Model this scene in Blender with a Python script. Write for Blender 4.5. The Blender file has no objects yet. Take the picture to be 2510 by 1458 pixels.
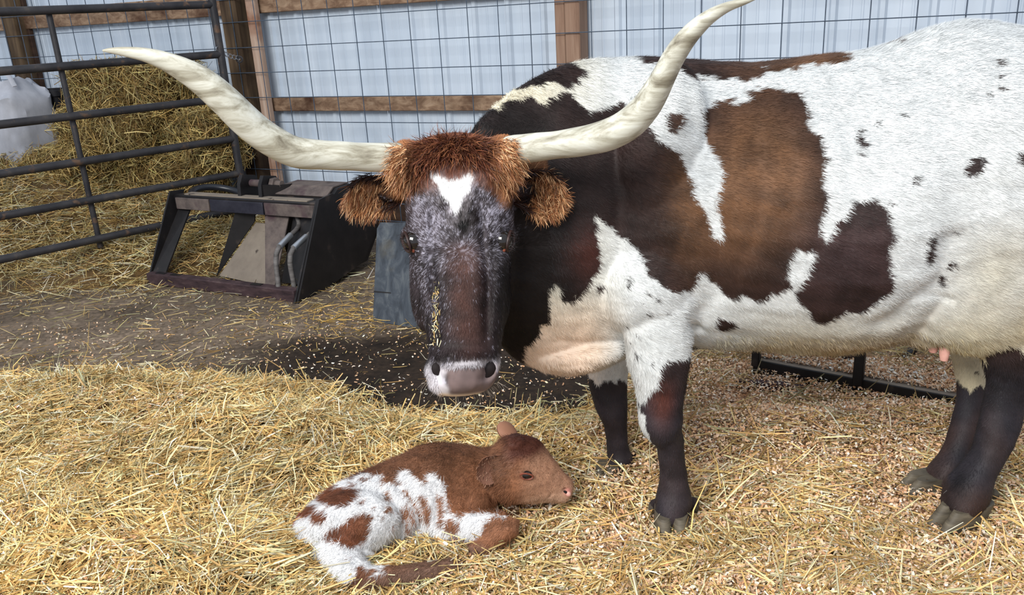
import bpy, bmesh, math, random
import numpy as np
from mathutils import Vector, Matrix
from mathutils.bvhtree import BVHTree
rng = np.random.default_rng(7)
random.seed(7)
S = bpy.context.scene
COL = S.collection

# ------------------------------------------------------------------ camera
FPX = 2033.0; TH = math.radians(18.8); RO = math.radians(3.3); CH = 1.4
Fv = np.array([0, math.cos(TH), -math.sin(TH)])
_r0 = np.array([1., 0, 0]); _u0 = np.array([0, math.sin(TH), math.cos(TH)])
Rv = math.cos(RO)*_r0 - math.sin(RO)*_u0
Uv = math.sin(RO)*_r0 + math.cos(RO)*_u0
CP = np.array([0, 0, CH])
cam_d = bpy.data.cameras.new('camera'); cam = bpy.data.objects.new('camera', cam_d); COL.objects.link(cam)
m = Matrix.Identity(4)
for i in range(3):
    m[i][0] = Rv[i]; m[i][1] = Uv[i]; m[i][2] = -Fv[i]; m[i][3] = CP[i]
cam.matrix_world = m
cam_d.sensor_fit = 'HORIZONTAL'; cam_d.sensor_width = 36.0; cam_d.lens = 36.0*FPX/2510.0
cam_d.clip_start = 0.05; cam_d.clip_end = 200
S.camera = cam
def ray(px, py): return Fv + (px-1255)/FPX*Rv - (py-729)/FPX*Uv
def P(px, py, Y):                      # point seen at that pixel, at distance Y
    d = ray(px, py); return CP + d*(Y/d[1])
def G(px, py, h=0.0):                  # point seen at that pixel, at height h
    d = ray(px, py); return CP + d*((h-CH)/d[2])

# ------------------------------------------------------------------ world, light, exposure
w = bpy.data.worlds.new('overcast'); S.world = w; w.use_nodes = True
nt = w.node_tree
bg = nt.nodes['Background']; bg.inputs[0].default_value = (0.80, 0.88, 1.0, 1); bg.inputs[1].default_value = 0.82
def area(name, loc, target, size, size_y, power, col):
    l = bpy.data.lights.new(name, 'AREA'); l.shape = 'RECTANGLE'; l.size = size; l.size_y = size_y
    l.energy = power; l.color = col
    o = bpy.data.objects.new(name, l); COL.objects.link(o); o.location = loc
    o.rotation_euler = (Vector(target)-Vector(loc)).to_track_quat('-Z', 'Y').to_euler()
    return o
area('barn_door_daylight', (-2.2, -1.6, 4.2), (0.1, 2.6, 0.3), 3.2, 2.2, 460, (1.0, 0.985, 0.95))
S.view_settings.view_transform = 'Standard'; S.view_settings.look = 'None'
S.view_settings.gamma = 1.0; S.view_settings.use_curve_mapping = False
S.view_settings.exposure = 0.0

# ------------------------------------------------------------------ helpers
def lin(r, g=None, b=None):
    if g is None: r, g, b = r
    c = np.array([r, g, b])/255.0
    return np.where(c <= 0.04045, c/12.92, ((c+0.055)/1.055)**2.4)
def unit(v):
    v = np.asarray(v, float); n = np.linalg.norm(v, axis=-1, keepdims=True); return v/np.maximum(n, 1e-9)
_nd = unit(rng.normal(size=(10, 3))); _np = rng.uniform(0, 6.28, 10)
def noise(p, sc, seed=0):              # smooth noise, about -1..1
    p = np.asarray(p)*sc; o = 0
    for i in range(7):
        d = _nd[(i+seed) % 10]; e = _nd[(i*3+seed+4) % 10]
        o = o + np.sin(p@d*(1+0.37*i) + _np[(i+seed) % 10] + 1.7*np.sin(p@e*(0.8+0.21*i)+seed))
    return o/3.6
def sstep(a, b, x):
    t = np.clip((x-a)/(b-a), 0, 1); return t*t*(3-2*t)
def tag(o, label=None, cat=None, group=None, kind=None):
    if label: o['label'] = label
    if cat: o['category'] = cat
    if group: o['group'] = group
    if kind: o['kind'] = kind
    return o
def empty(name, loc=(0, 0, 0)):
    o = bpy.data.objects.new(name, None); COL.objects.link(o); o.location = loc; o.empty_display_size = .1
    return o
bpy.context.view_layer.update()
def parent(o, p):
    if p is not None:
        o.parent = p
        q = p; T = Matrix.Identity(4)
        chain = []
        while q is not None: chain.append(q); q = q.parent
        for q in reversed(chain):
            T = T @ q.matrix_parent_inverse @ q.matrix_basis
        o.matrix_parent_inverse = T.inverted()
    return o
def mkmesh(name, V, Fs, col=None, smooth=True):
    V = np.asarray(V, np.float32); me = bpy.data.meshes.new(name)
    if isinstance(Fs, np.ndarray):
        k = Fs.shape[1]; nf = len(Fs)
        me.vertices.add(len(V)); me.vertices.foreach_set('co', V.ravel())
        me.loops.add(nf*k); me.loops.foreach_set('vertex_index', Fs.astype(np.int32).ravel())
        me.polygons.add(nf); me.polygons.foreach_set('loop_start', np.arange(0, nf*k, k, dtype=np.int32))
        me.polygons.foreach_set('loop_total', np.full(nf, k, np.int32))
        me.update(calc_edges=True)
    else:
        me.from_pydata([tuple(map(float, v)) for v in V], [], [tuple(map(int, f)) for f in Fs]); me.update()
    if smooth: me.polygons.foreach_set('use_smooth', np.ones(len(me.polygons), bool))
    if col is not None:
        a = me.color_attributes.new('Col', 'FLOAT_COLOR', 'POINT')
        c = np.ones((len(V), 4), np.float32); c[:, :3] = col; a.data.foreach_set('color', c.ravel())
    return me
def mk(name, V, Fs, mat, par=None, col=None, smooth=True):
    me = mkmesh(name, V, Fs, col, smooth); me.materials.append(mat)
    o = bpy.data.objects.new(name, me); COL.objects.link(o)
    return parent(o, par)
class MB:                              # collects shapes for one mesh
    def __init__(s): s.v = []; s.f = []; s.n = 0
    def add(s, V, Fc):
        s.v.append(np.asarray(V, float)); s.f += [tuple(int(i)+s.n for i in f) for f in Fc]; s.n += len(V); return s
    def rings(s, Rs, closed=False):
        n = len(Rs[0]); V = np.concatenate(Rs); Fc = []
        for i in range(len(Rs)-1):
            for j in range(n):
                a = i*n+j; b = i*n+(j+1) % n; Fc.append((a, b, b+n, a+n))
        if not closed:
            Fc.append(tuple(range(n-1, -1, -1))); Fc.append(tuple(range((len(Rs)-1)*n, len(Rs)*n)))
        return s.add(V, Fc)
    def tube(s, pts, rad, n=10, flat=1.0):
        pts = np.asarray(pts, float); rad = np.broadcast_to(np.asarray(rad, float), (len(pts),))
        T = unit(np.gradient(pts, axis=0)); ref = np.array([0, 0, 1.]) if abs(T[0][2]) < .9 else np.array([1., 0, 0])
        Rs = []; a = unit(np.cross(T[0], ref))
        for p, t, r in zip(pts, T, rad):
            a = unit(a - t*(a@t)); b = np.cross(t, a); th = np.linspace(0, 2*np.pi, n, endpoint=False)
            Rs.append(p + r*(np.cos(th)[:, None]*a + flat*np.sin(th)[:, None]*b))
        return s.rings(Rs)
    def box(s, c, ex, ey, ez, bev=0.0):   # c centre, half vectors
        c = np.asarray(c, float); ex, ey, ez = (np.asarray(q, float) for q in (ex, ey, ez))
        if bev <= 0:
            V = [c+i*ex+j*ey+k*ez for i in (-1, 1) for j in (-1, 1) for k in (-1, 1)]
            return s.add(V, [(0, 1, 3, 2), (4, 6, 7, 5), (0, 4, 5, 1), (2, 3, 7, 6), (0, 2, 6, 4), (1, 5, 7, 3)])
        V = []; 
        L = [np.linalg.norm(q) for q in (ex, ey, ez)]; u = [q/l for q, l in zip((ex, ey, ez), L)]
        bm = bmesh.new(); bmesh.ops.create_cube(bm, size=2.0)
        for v in bm.verts: v.co = Vector((v.co.x*L[0], v.co.y*L[1], v.co.z*L[2]))
        bmesh.ops.bevel(bm, geom=list(bm.edges), offset=bev, segments=1, affect='EDGES')
        bm.verts.index_update()
        V = [c + v.co.x*u[0]+v.co.y*u[1]+v.co.z*u[2] for v in bm.verts]
        Fc = [[v.index for v in f.verts] for f in bm.faces]; bm.free()
        return s.add(V, Fc)
    def beam(s, a, b, w1, w2, side=None, bev=0.0):   # box from a to b, full widths w1 (side) and w2
        a = np.asarray(a, float); b = np.asarray(b, float); t = unit(b-a)
        side = unit(np.cross(t, [0, 0, 1.])) if side is None else unit(np.asarray(side, float)-t*(np.asarray(side, float)@t))
        o = np.cross(t, side)
        return s.box((a+b)/2, (b-a)/2, side*w1/2, o*w2/2, bev)
    def ball(s, c, ex, ey, ez, nu=20, nv=12, e=1.0):
        th = np.linspace(0, 2*np.pi, nu, endpoint=False); Rs = []
        pw = lambda x: np.sign(x)*np.abs(x)**e
        for ph in np.linspace(-np.pi/2*.985, np.pi/2*.985, nv):
            Rs.append(np.asarray(c)+np.outer(pw(np.cos(th))*pw(np.cos(ph)), ex)+np.outer(pw(np.sin(th))*pw(np.cos(ph)), ey)+np.outer(np.full(nu, pw(np.sin(ph))), ez))
        return s.rings(Rs)
    def plate(s, poly, off):           # polygon of 3-D points extruded by the vector off
        n = len(poly); V = [np.asarray(p, float) for p in poly]+[np.asarray(p, float)+off for p in poly]
        Fc = [tuple(range(n)), tuple(range(2*n-1, n-1, -1))]+[(i, i+n, (i+1) % n+n, (i+1) % n) for i in range(n)]
        return s.add(V, Fc)
    def build(s, name, mat, par=None, smooth=True):
        V = np.concatenate(s.v); me = mkmesh(name, V, s.f, None, smooth); me.materials.append(mat)
        bm = bmesh.new(); bm.from_mesh(me); bmesh.ops.recalc_face_normals(bm, faces=bm.faces); bm.to_mesh(me); bm.free()
        if smooth:
            try: me.set_sharp_from_angle(angle=math.radians(38))
            except Exception: pass
        o = bpy.data.objects.new(name, me); COL.objects.link(o)
        return parent(o, par)
def spline(pts, n):                    # Catmull-Rom through rows of any width
    p = np.asarray(pts, float); p = np.vstack([2*p[0]-p[1], p, 2*p[-1]-p[-2]]); out = []
    k = len(p)-3
    for t in np.linspace(0, k, n):
        i = min(int(t), k-1); u = t-i; a, b, c, d = p[i:i+4]
        out.append(.5*((2*b)+(-a+c)*u+(2*a-5*b+4*c-d)*u*u+(-a+3*b-3*c+d)*u**3))
    return np.array(out)

# ------------------------------------------------------------------ materials
def material(name, rough=0.6, metal=0.0, spec=0.3):
    mt = bpy.data.materials.new(name); mt.use_nodes = True; b = mt.node_tree.nodes['Principled BSDF']
    b.inputs['Roughness'].default_value = rough; b.inputs['Metallic'].default_value = metal
    b.inputs['Specular IOR Level'].default_value = spec
    return mt, mt.node_tree, b
def vcol(name, rough=0.6, spec=0.3, trans=0.0, bump=0.0, bscale=200, var=0.0, vscale=60):
    mt, t, b = material(name, rough, 0, spec)
    a = t.nodes.new('ShaderNodeAttribute'); a.attribute_name = 'Col'
    src = a.outputs['Color']
    if var > 0:
        tc = t.nodes.new('ShaderNodeTexCoord'); n = t.nodes.new('ShaderNodeTexNoise'); n.inputs['Scale'].default_value = vscale; n.inputs['Detail'].default_value = 5
        t.links.new(tc.outputs['Object'], n.inputs['Vector'])
        mr = t.nodes.new('ShaderNodeMapRange'); mr.inputs['From Min'].default_value = .3; mr.inputs['From Max'].default_value = .7
        mr.inputs['To Min'].default_value = 1-var; mr.inputs['To Max'].default_value = 1+var; t.links.new(n.outputs['Fac'], mr.inputs['Value'])
        mx = t.nodes.new('ShaderNodeVectorMath'); mx.operation = 'SCALE'; t.links.new(src, mx.inputs[0]); t.links.new(mr.outputs[0], mx.inputs['Scale'])
        src = mx.outputs[0]
    t.links.new(src, b.inputs['Base Color'])
    if bump > 0:
        tc = t.nodes.new('ShaderNodeTexCoord'); n = t.nodes.new('ShaderNodeTexNoise'); n.inputs['Scale'].default_value = bscale; n.inputs['Detail'].default_value = 4
        t.links.new(tc.outputs['Object'], n.inputs['Vector'])
        bp = t.nodes.new('ShaderNodeBump'); bp.inputs['Strength'].default_value = bump; bp.inputs['Distance'].default_value = .004
        t.links.new(n.outputs['Fac'], bp.inputs['Height']); t.links.new(bp.outputs[0], b.inputs['Normal'])
    return mt
def nmat(name, stops, scale=(8, 8, 8), rough=0.6, metal=0.0, spec=0.3, bump=0.3, detail=6, nscale=1.0, dist=0.0, rot=(0, 0, 0), bdist=.004, stains=None):
    """noise through a colour ramp; stops = [(pos, (r,g,b) 0-255)]"""
    mt, t, b = material(name, rough, metal, spec)
    tc = t.nodes.new('ShaderNodeTexCoord'); mp = t.nodes.new('ShaderNodeMapping'); mp.inputs['Scale'].default_value = scale; mp.inputs['Rotation'].default_value = rot
    t.links.new(tc.outputs['Object'], mp.inputs['Vector'])
    n = t.nodes.new('ShaderNodeTexNoise'); n.inputs['Scale'].default_value = nscale; n.inputs['Detail'].default_value = detail; n.inputs['Distortion'].default_value = dist
    n.inputs['Roughness'].default_value = .65
    t.links.new(mp.outputs[0], n.inputs['Vector'])
    cr = t.nodes.new('ShaderNodeValToRGB'); e = cr.color_ramp.elements
    while len(e) < len(stops): e.new(0.5)
    for el, (p, c) in zip(e, stops): el.position = p; el.color = (*lin(c), 1)
    t.links.new(n.outputs['Fac'], cr.inputs[0]); src = cr.outputs[0]
    if stains:
        sc, lo, hi, c2 = stains
        n2 = t.nodes.new('ShaderNodeTexNoise'); n2.inputs['Scale'].default_value = sc; n2.inputs['Detail'].default_value = 5
        t.links.new(tc.outputs['Object'], n2.inputs['Vector'])
        mr = t.nodes.new('ShaderNodeMapRange'); mr.inputs['From Min'].default_value = lo; mr.inputs['From Max'].default_value = hi; t.links.new(n2.outputs['Fac'], mr.inputs['Value'])
        mx = t.nodes.new('ShaderNodeMix'); mx.data_type = 'RGBA'; t.links.new(mr.outputs[0], mx.inputs['Factor']); t.links.new(src, mx.inputs['A'])
        mx.inputs['B'].default_value = (*lin(c2), 1); src = mx.outputs['Result']
    t.links.new(src, b.inputs['Base Color'])
    if bump > 0:
        bp = t.nodes.new('ShaderNodeBump'); bp.inputs['Strength'].default_value = bump; bp.inputs['Distance'].default_value = bdist
        t.links.new(n.outputs['Fac'], bp.inputs['Height']); t.links.new(bp.outputs[0], b.inputs['Normal'])
    return mt
M = {}
M['fur'] = vcol('coat', 0.62, 0.25, var=.10, vscale=25)
M['hair'] = vcol('hair', 0.45, 0.35)
M['horn'] = nmat('horn', [(.28, (96, 88, 72)), (.42, (150, 145, 128)), (.54, (188, 186, 172)), (.72, (214, 215, 206))], (2.6, 24, 24), 0.42, 0, .4, .25, 8, 1.4, .4, bdist=.003)
M['hoof'] = nmat('hoof', [(.3, (54, 49, 42)), (.6, (98, 90, 76)), (.8, (130, 120, 102))], (9, 9, 60), 0.6, bump=.4)
M['eye'] = material('eyeball', 0.08, 0, .6)[0]; M['eye'].node_tree.nodes['Principled BSDF'].inputs['Base Color'].default_value = (.012, .009, .008, 1)
M['pink'] = nmat('pink_skin', [(.3, (196, 140, 128)), (.7, (222, 172, 158))], (30, 30, 30), 0.5)
M['nose'] = nmat('nose_skin', [(.3, (66, 54, 54)), (.55, (104, 88, 86)), (.8, (132, 116, 112))], (60, 60, 60), 0.25, 0, .6, .5, 6)
M['nostril'] = material('nostril_skin', .7, 0, .2)[0]; M['nostril'].node_tree.nodes['Principled BSDF'].inputs['Base Color'].default_value = (.012, .008, .008, 1)
M['lid'] = nmat('eyelid_skin', [(.3, (84, 44, 34)), (.7, (150, 82, 62))], (60, 60, 60), 0.4)
M['straw'] = vcol('straw', 0.5, 0.35)
M['strawbase'] = vcol('straw_base', 0.9, 0.1, bump=.8, bscale=60, var=.35, vscale=70)
M['chip'] = vcol('shavings', 0.75, 0.15)
M['wall'] = nmat('white_sheet_metal', [(.3, (178, 192, 208)), (.7, (206, 217, 229))], (3, 3, .6), 0.42, 0, .4, .02, 4, stains=(1.3, .56, .8, (160, 172, 186)))
M['wood'] = nmat('weathered_lumber', [(.25, (84, 64, 50)), (.45, (126, 100, 80)), (.6, (156, 130, 106)), (.8, (182, 158, 134))], (1.2, 22, 22), 0.75, 0, .2, .35, 8, 1, .6, stains=(3.2, .52, .68, (62, 36, 24)))
M['woodpost'] = nmat('dark_post_lumber', [(.25, (44, 34, 26)), (.5, (84, 68, 52)), (.75, (116, 96, 72))], (22, 22, 1.4), 0.8, 0, .2, .4, 8, 1, .6, stains=(2.4, .5, .7, (46, 32, 24)))
M['woodstud'] = nmat('pale_stud_lumber', [(.25, (132, 104, 88)), (.5, (176, 150, 132)), (.75, (202, 182, 166))], (24, 24, 1.2), 0.75, 0, .2, .3, 8, 1, .5, stains=(2.6, .52, .66, (126, 78, 52)))
M['woodpost2'] = nmat('brown_post_lumber', [(.25, (92, 68, 54)), (.5, (140, 112, 94)), (.75, (164, 138, 118))], (24, 24, 1.2), 0.75, 0, .2, .3, 8, 1, .5, stains=(2.2, .5, .66, (84, 48, 34)))
M['skirt'] = nmat('dark_skirt_board', [(.3, (38, 26, 20)), (.7, (74, 54, 42))], (1, 16, 16), 0.85)
M['wire'] = nmat('fence_wire', [(.3, (52, 64, 80)), (.7, (84, 98, 114))], (20, 20, 20), 0.5, .2, .5, 0)
M['gate'] = nmat('gate_steel', [(.3, (34, 34, 38)), (.6, (58, 56, 58)), (.8, (92, 82, 72))], (7, 7, 7), 0.55, .2, .4, .3, 6, stains=(16, .62, .72, (96, 74, 58)))
M['chain'] = material('chain_steel', .35, .9, .5)[0]; M['chain'].node_tree.nodes['Principled BSDF'].inputs['Base Color'].default_value = (.45, .47, .5, 1)
M['black'] = nmat('black_steel', [(.3, (14, 13, 15)), (.6, (30, 27, 28)), (.85, (62, 54, 50))], (9, 9, 9), 0.5, .1, .4, .3, 6, stains=(9, .6, .75, (66, 56, 50)))
M['dusty'] = nmat('dusty_steel', [(.25, (52, 46, 46)), (.5, (96, 86, 82)), (.8, (120, 108, 100))], (12, 12, 12), 0.8, 0, .2, .3, 6, stains=(5, .52, .62, (72, 56, 60)))
M['dustplate'] = nmat('dust_covered_plate', [(.3, (118, 108, 98)), (.7, (142, 131, 118))], (6, 6, 6), 0.9, 0, .1, .2, 6, stains=(14, .66, .72, (74, 66, 62)))
M['maroon'] = nmat('worn_maroon_steel', [(.3, (40, 30, 34)), (.55, (70, 54, 56)), (.8, (108, 94, 88))], (8, 8, 30), 0.75, 0, .2, .3, 6)
M['navy'] = nmat('dark_blue_steel', [(.3, (22, 22, 34)), (.7, (52, 52, 62))], (9, 9, 9), 0.5)
M['hose'] = nmat('hydraulic_hose', [(.3, (72, 68, 66)), (.7, (118, 114, 112))], (9, 9, 60), 0.6)
M['ferrule'] = material('hose_ferrule', .35, .8, .5)[0]; M['ferrule'].node_tree.nodes['Principled BSDF'].inputs['Base Color'].default_value = (.5, .52, .55, 1)
M['rubber'] = material('black_rubber', .35, 0, .5)[0]; M['rubber'].node_tree.nodes['Principled BSDF'].inputs['Base Color'].default_value = (.012, .014, .02, 1)
M['slab'] = nmat('grey_weathered_sheet', [(.28, (36, 40, 46)), (.5, (66, 72, 80)), (.72, (100, 105, 108))], (7, 7, 3), 0.75, 0, .25, .3, 9, 2.2, .8, stains=(3, .55, .75, (104, 96, 76)))
M['bag'] = nmat('woven_white_bag', [(.3, (150, 152, 160)), (.7, (188, 190, 198))], (5, 5, 3), 0.8, 0, .2, .25, 5)
M['pallet'] = nmat('grey_pallet_wood', [(.3, (56, 52, 48)), (.7, (104, 98, 90))], (3, 20, 20), .85)
M['bin'] = material('black_plastic', .6, 0, .3)[0]; M['bin'].node_tree.nodes['Principled BSDF'].inputs['Base Color'].default_value = (.01, .01, .013, 1)

# ------------------------------------------------------------------ floor
PSI = math.radians(27.1)
WD = np.array([math.cos(PSI), -math.sin(PSI), 0]); WN = np.array([math.sin(PSI), math.cos(PSI), 0])   # along the wall; away from camera
W0 = np.array([.524, 4.811, 0])
def wp(s, h, off=0.0): return W0 + WD*s + WN*off + np.array([0, 0, h])
EDGE = [(-4.2, 3.50), (-2.36, 3.36), (-1.7, 3.30), (-1.0, 3.10), (-.72, 2.92), (-.48, 2.80), (-.1, 2.72), (.2, 2.72), (.42, 2.95), (.7, 3.2), (1.2, 3.1), (2.2, 3.0), (4.0, 2.9)]
EX = np.array([e[0] for e in EDGE]); EY = np.array([e[1] for e in EDGE])
def edge_y(x): return np.interp(x, EX, EY)
MOUNDS = [(G(1850, 1095)[:2], .22, .055), (G(1700, 1000)[:2]+[.1, 0], .3, .02), (G(2000, 985)[:2], .28, .045), (G(300, 1000)[:2], .6, .05), (G(120, 1330)[:2], .35, .05),
          (G(1500, 1240)[:2], .12, .03), (G(560, 1120)[:2], .3, .04), (G(1800, 1400)[:2], .25, .03), (G(1000, 1060)[:2], .25, .025), (G(640, 1440)[:2], .14, .05), (G(1520, 1180)[:2]+[-.02,-.05], .10, .03)]
HOLLOW = [((.34, 1.93), .13), ((1.13, 1.88), .16), ((1.1, 2.05), .14), ((.24, 2.2), .12)]
def bed(x, y):
    x = np.asarray(x, float); y = np.asarray(y, float); q = np.stack([x, y, 0*x], -1)
    h = .048 + .024*noise(q, 3.2, 1) + .015*noise(q, 8, 2) + .005*noise(q, 24, 3)
    for (c, r, a) in MOUNDS: h = h + a*np.exp(-((x-c[0])**2+(y-c[1])**2)/(2*r*r)*2)
    for (c, r) in HOLLOW:
        k = np.exp(-((x-c[0])**2+(y-c[1])**2)/(2*r*r)); h = h*(1-.75*k)+.04*.75*k
    h = h*(1-.75*sstep(2.42, 2.62, y)*sstep(.45, .65, x))
    e = edge_y(x) + .05*noise(q, 5, 4) - y
    return h*sstep(-.04, .30, e) - .03*sstep(.0, -.08, e)
def dirt(x, y):
    q = np.stack([x, y, 0*np.asarray(x)], -1); return .006*noise(q, 2.5, 5)+.004*noise(q, 11, 6)+.002*noise(q, 40, 7)
def grid(x0, x1, y0, y1, nx, ny):
    X, Y = np.meshgrid(np.linspace(x0, x1, nx), np.linspace(y0, y1, ny)); X = X.ravel(); Y = Y.ravel()
    i = np.arange((nx-1)*(ny-1)); r = i//(nx-1); c = i % (nx-1); a = r*nx+c
    return X, Y, np.stack([a, a+1, a+nx+1, a+nx], 1)
X, Y, Q = grid(-7, 6, -3, 10, 330, 330)
Z = dirt(X, Y); pos = np.stack([X, Y, Z], 1)
dc = lin(106, 92, 78)[None]*(1+.28*noise(pos, 6, 1)+.2*noise(pos, 30, 3))[:, None]
wet = lin(44, 34, 26)[None]*(1+.45*noise(pos, 22, 5))[:, None]
# damp, manure-dark patch in the middle of the floor
kx = sstep(-1.55, -.95, X+.10*noise(pos, 7, 2))*sstep(.75, .35, X); ky = sstep(3.95, 3.6, Y+.18*noise(pos, 5, 6)-.12*(X+.6))*sstep(2.3, 2.6, Y)
kw = (kx*ky)[:, None]
tan = lin(142, 118, 92)[None]*(1+.25*noise(pos, 20, 2))[:, None]
kt = (sstep(.45, .8, X)*sstep(4.4, 3.6, Y))[:, None]
c = dc*(1-kt)+tan*kt*.9+dc*kt*.1; c = c*(1-kw)+wet*kw
M['dirt'] = vcol('packed_dirt', 0.85, 0.2, bump=1.0, bscale=45, var=.4, vscale=38)
fl = mk('floor', pos, Q, M['dirt'], None, np.clip(c, .004, 1)); tag(fl, 'packed brown dirt barn floor, dark and damp in the middle', kind='structure')

# ------------------------------------------------------------------ back wall
wall = empty('wall_back', tuple(wp(0, 0, .2))); tag(wall, 'white ribbed metal barn wall with brown lumber framing', kind='structure')
pw = .914
prof = []
for k in range(4):
    b = k*pw/4
    prof += [(b, 0), (b+.012, -.018), (b+.034, -.018), (b+.046, 0)]
    for q in (.098, .152): prof += [(b+q, 0), (b+q+.004, -.0035), (b+q+.012, -.0035), (b+q+.016, 0)]
prof += [(pw-.002, 0)]
off0 = .155
pv = []
for (s, d) in prof:
    for h in (0.24, 3.4): pv.append(WD*s+WN*d+np.array([0, 0, h]))
pf = [(2*i, 2*i+2, 2*i+3, 2*i+1) for i in range(len(prof)-1)]
pme = mkmesh('wall_panel', pv, pf, None, False); pme.materials.append(M['wall'])
for k in range(-8, 6):
    o = bpy.data.objects.new('wall_panel', pme); COL.objects.link(o); o.location = wp(k*pw+.3, 0, off0+.02); parent(o, wall)
def wall_s(px, py, off=0.0):
    d = ray(px, py); c = W0@WN+off; t = c/(d@WN); q = CP+d*t; return (q-W0)@WD, q[2]
def girt(s0, s1, h0, h1, mat='wood', off=.115, th=.038, name='girt'):
    b = MB(); b.box(wp((s0+s1)/2, (h0+h1)/2, off), WD*(s1-s0)/2, WN*th/2, [0, 0, (h1-h0)/2], .004)
    return b.build(name, M[mat], wall)
sl, _ = wall_s(560, 100, .0); sr, hg0 = wall_s(850, 272, .1); _, hg1 = wall_s(850, 238, .1)
_, ht0 = wall_s(850, 18, .1)
s_post, _ = wall_s(592, 200, .03); s_post2, _ = wall_s(1388, 80, .02)
for a, b_ in ((-6.2, s_post-.08), (s_post+.14, s_post2-.09), (s_post2+.09, 3.9)):
    girt(a, b_, hg0, hg1); girt(a, b_, ht0, ht0+.14)
def post(s, wd, dp, mat, off, h=3.4, name='post'):
    b = MB(); b.box(wp(s, h/2, off), WD*wd/2, WN*dp/2, [0, 0, h/2], .006); return b.build(name, M[mat], wall)
post(s_post, .145, .14, 'woodpost', .075)
s_stud, _ = wall_s(634, 200, .02); post(s_stud+.012, .089, .038, 'woodstud', .05, name='stud')
post(s_post2-.038, .062, .10, 'woodpost2', .07); post(s_post2+.04, .09, .13, 'woodpost2', .075)
s_l, _ = wall_s(42, 100, .05); post(s_l, .15, .14, 'woodpost', .075)
s_l2, _ = wall_s(78, 120, .1); post(s_l2-.02, .07, .04, 'skirt', .12, name='stud')  # dark strip standing in for the shadow gap beside the left post
bb = MB(); 
for k in range(6):
    bb = MB(); bb.box(wp(-6.4+k*2.0+1.0, .135, .105), WD*.997, WN*.02, [0, 0, .135], .004); o = bb.build('baseboard_back', M['skirt'], None)
    tag(o, None, kind='structure')
    o['label'] = 'dark stained skirt board at the foot of the white wall'; o['group'] = 'skirt boards along the back wall'

# ------------------------------------------------------------------ wire panel
HT = CH+.053; RS = .167
wf = empty('wire_fence_panel', tuple(wp(0, 0, 0))); tag(wf, 'galvanised welded wire mesh panel in front of the white wall', 'fence')
cyl = MB(); cyl.tube([(0, 0, 0), (0, 0, .8), (0, 0, 1.62)], .0029, 6); cv = cyl.build('wire', M['wire'], None)
COL.objects.unlink(cv)
vm = cv.data
def wire_obj(me, loc, rot=None):
    o = bpy.data.objects.new('wire', me); COL.objects.link(o); o.location = loc
    if rot: o.rotation_euler = rot
    parent(o, wf)
for k in list(range(-27, 18)): wire_obj(vm, wp(k*.2032+(-.0 if k >= 0 else -.167+.1016*0), .12, 0))
hm = MB(); hm.tube([wp(-6.1, 0, -.006)-wp(0, 0, 0), wp(-1, 0, -.006)-wp(0, 0, 0), wp(4, 0, -.006)-wp(0, 0, 0)], .0029, 6); hv = hm.build('wire', M['wire'], None); COL.objects.unlink(hv)
for h in [HT+RS-.02]+[HT-RS*i for i in range(0, 7)]+[HT-RS*6-.1, HT-RS*6-.2, .13]: wire_obj(hv.data, wp(0, h, 0))

# ------------------------------------------------------------------ tube gate
ga = np.array([-1.81, 5.68, 0]); gb = np.array([-2.83, 4.69, 0]); gd = unit(gb-ga)
gate = empty('tube_gate', (float(ga[0]), float(ga[1]), 0)); tag(gate, 'dark steel tube gate swung open in front of the hay bales', 'gate')
GH = [1.566, 1.259, .977, .711, .477, .236]
for h in GH:
    L = 2.6; pts = [ga+gd*t+np.array([0, 0, h]) for t in np.linspace(0.0, L, 6)]
    b = MB(); b.tube(pts, .024, 12); b.build('rail', M['gate'], gate)
b = MB(); b.tube([ga+gd*.0+np.array([0, 0, z]) for z in (.22, .7, 1.2, 1.63)], .026, 12); b.build('end_upright', M['gate'], gate)
def gate_t(px, py):
    d = ray(px, py); n = np.array([gd[1], -gd[0], 0]); t = (ga-CP)@n/(d@n); q = CP+d*t; return (q-ga)@gd
for t in (gate_t(205, 400), gate_t(205, 400)+1.25):
    q = ga+gd*t+np.array([-gd[1], gd[0], 0])*-.03
    b = MB(); b.tube([q+np.array([0, 0, z]) for z in (.175, .7, 1.57)], .017, 10); b.build('brace', M['gate'], gate)
# latch chain
ch = empty('latch_chain', (-1.87, 5.9, 1.25)); tag(ch, 'short steel chain tying the gate end to the post', 'chain')
c0 = P(535, 120, 5.66); c1 = P(583, 142, 5.86)
def torus(b, c, ax, nrm, R1, R2, r):
    th = np.linspace(0, 2*np.pi, 15); pts = [c+np.cos(t)*R1*ax+np.sin(t)*R2*nrm for t in th]; b.tube(pts, r, 6)
for k in range(6):
    c_ = c0+(c1-c0)*(k/5)+np.array([0, 0, -.012*math.sin(k/5*3.14)]); ax = unit(c1-c0); nn = np.array([0, 0, 1.]) if k % 2 else np.array([0.3, 1., 0])
    nn = unit(nn-ax*(nn@ax)); b = MB(); torus(b, c_, ax, nn, .022, .013, .004); b.build('link', M['chain'], ch)
b = MB(); torus(b, c1+np.array([.01, 0, -.01]), np.array([1., 0, 0]), np.array([0, 0, 1.]), .02, .02, .006); b.build('hook_ring', M['gate'], ch)

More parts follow.
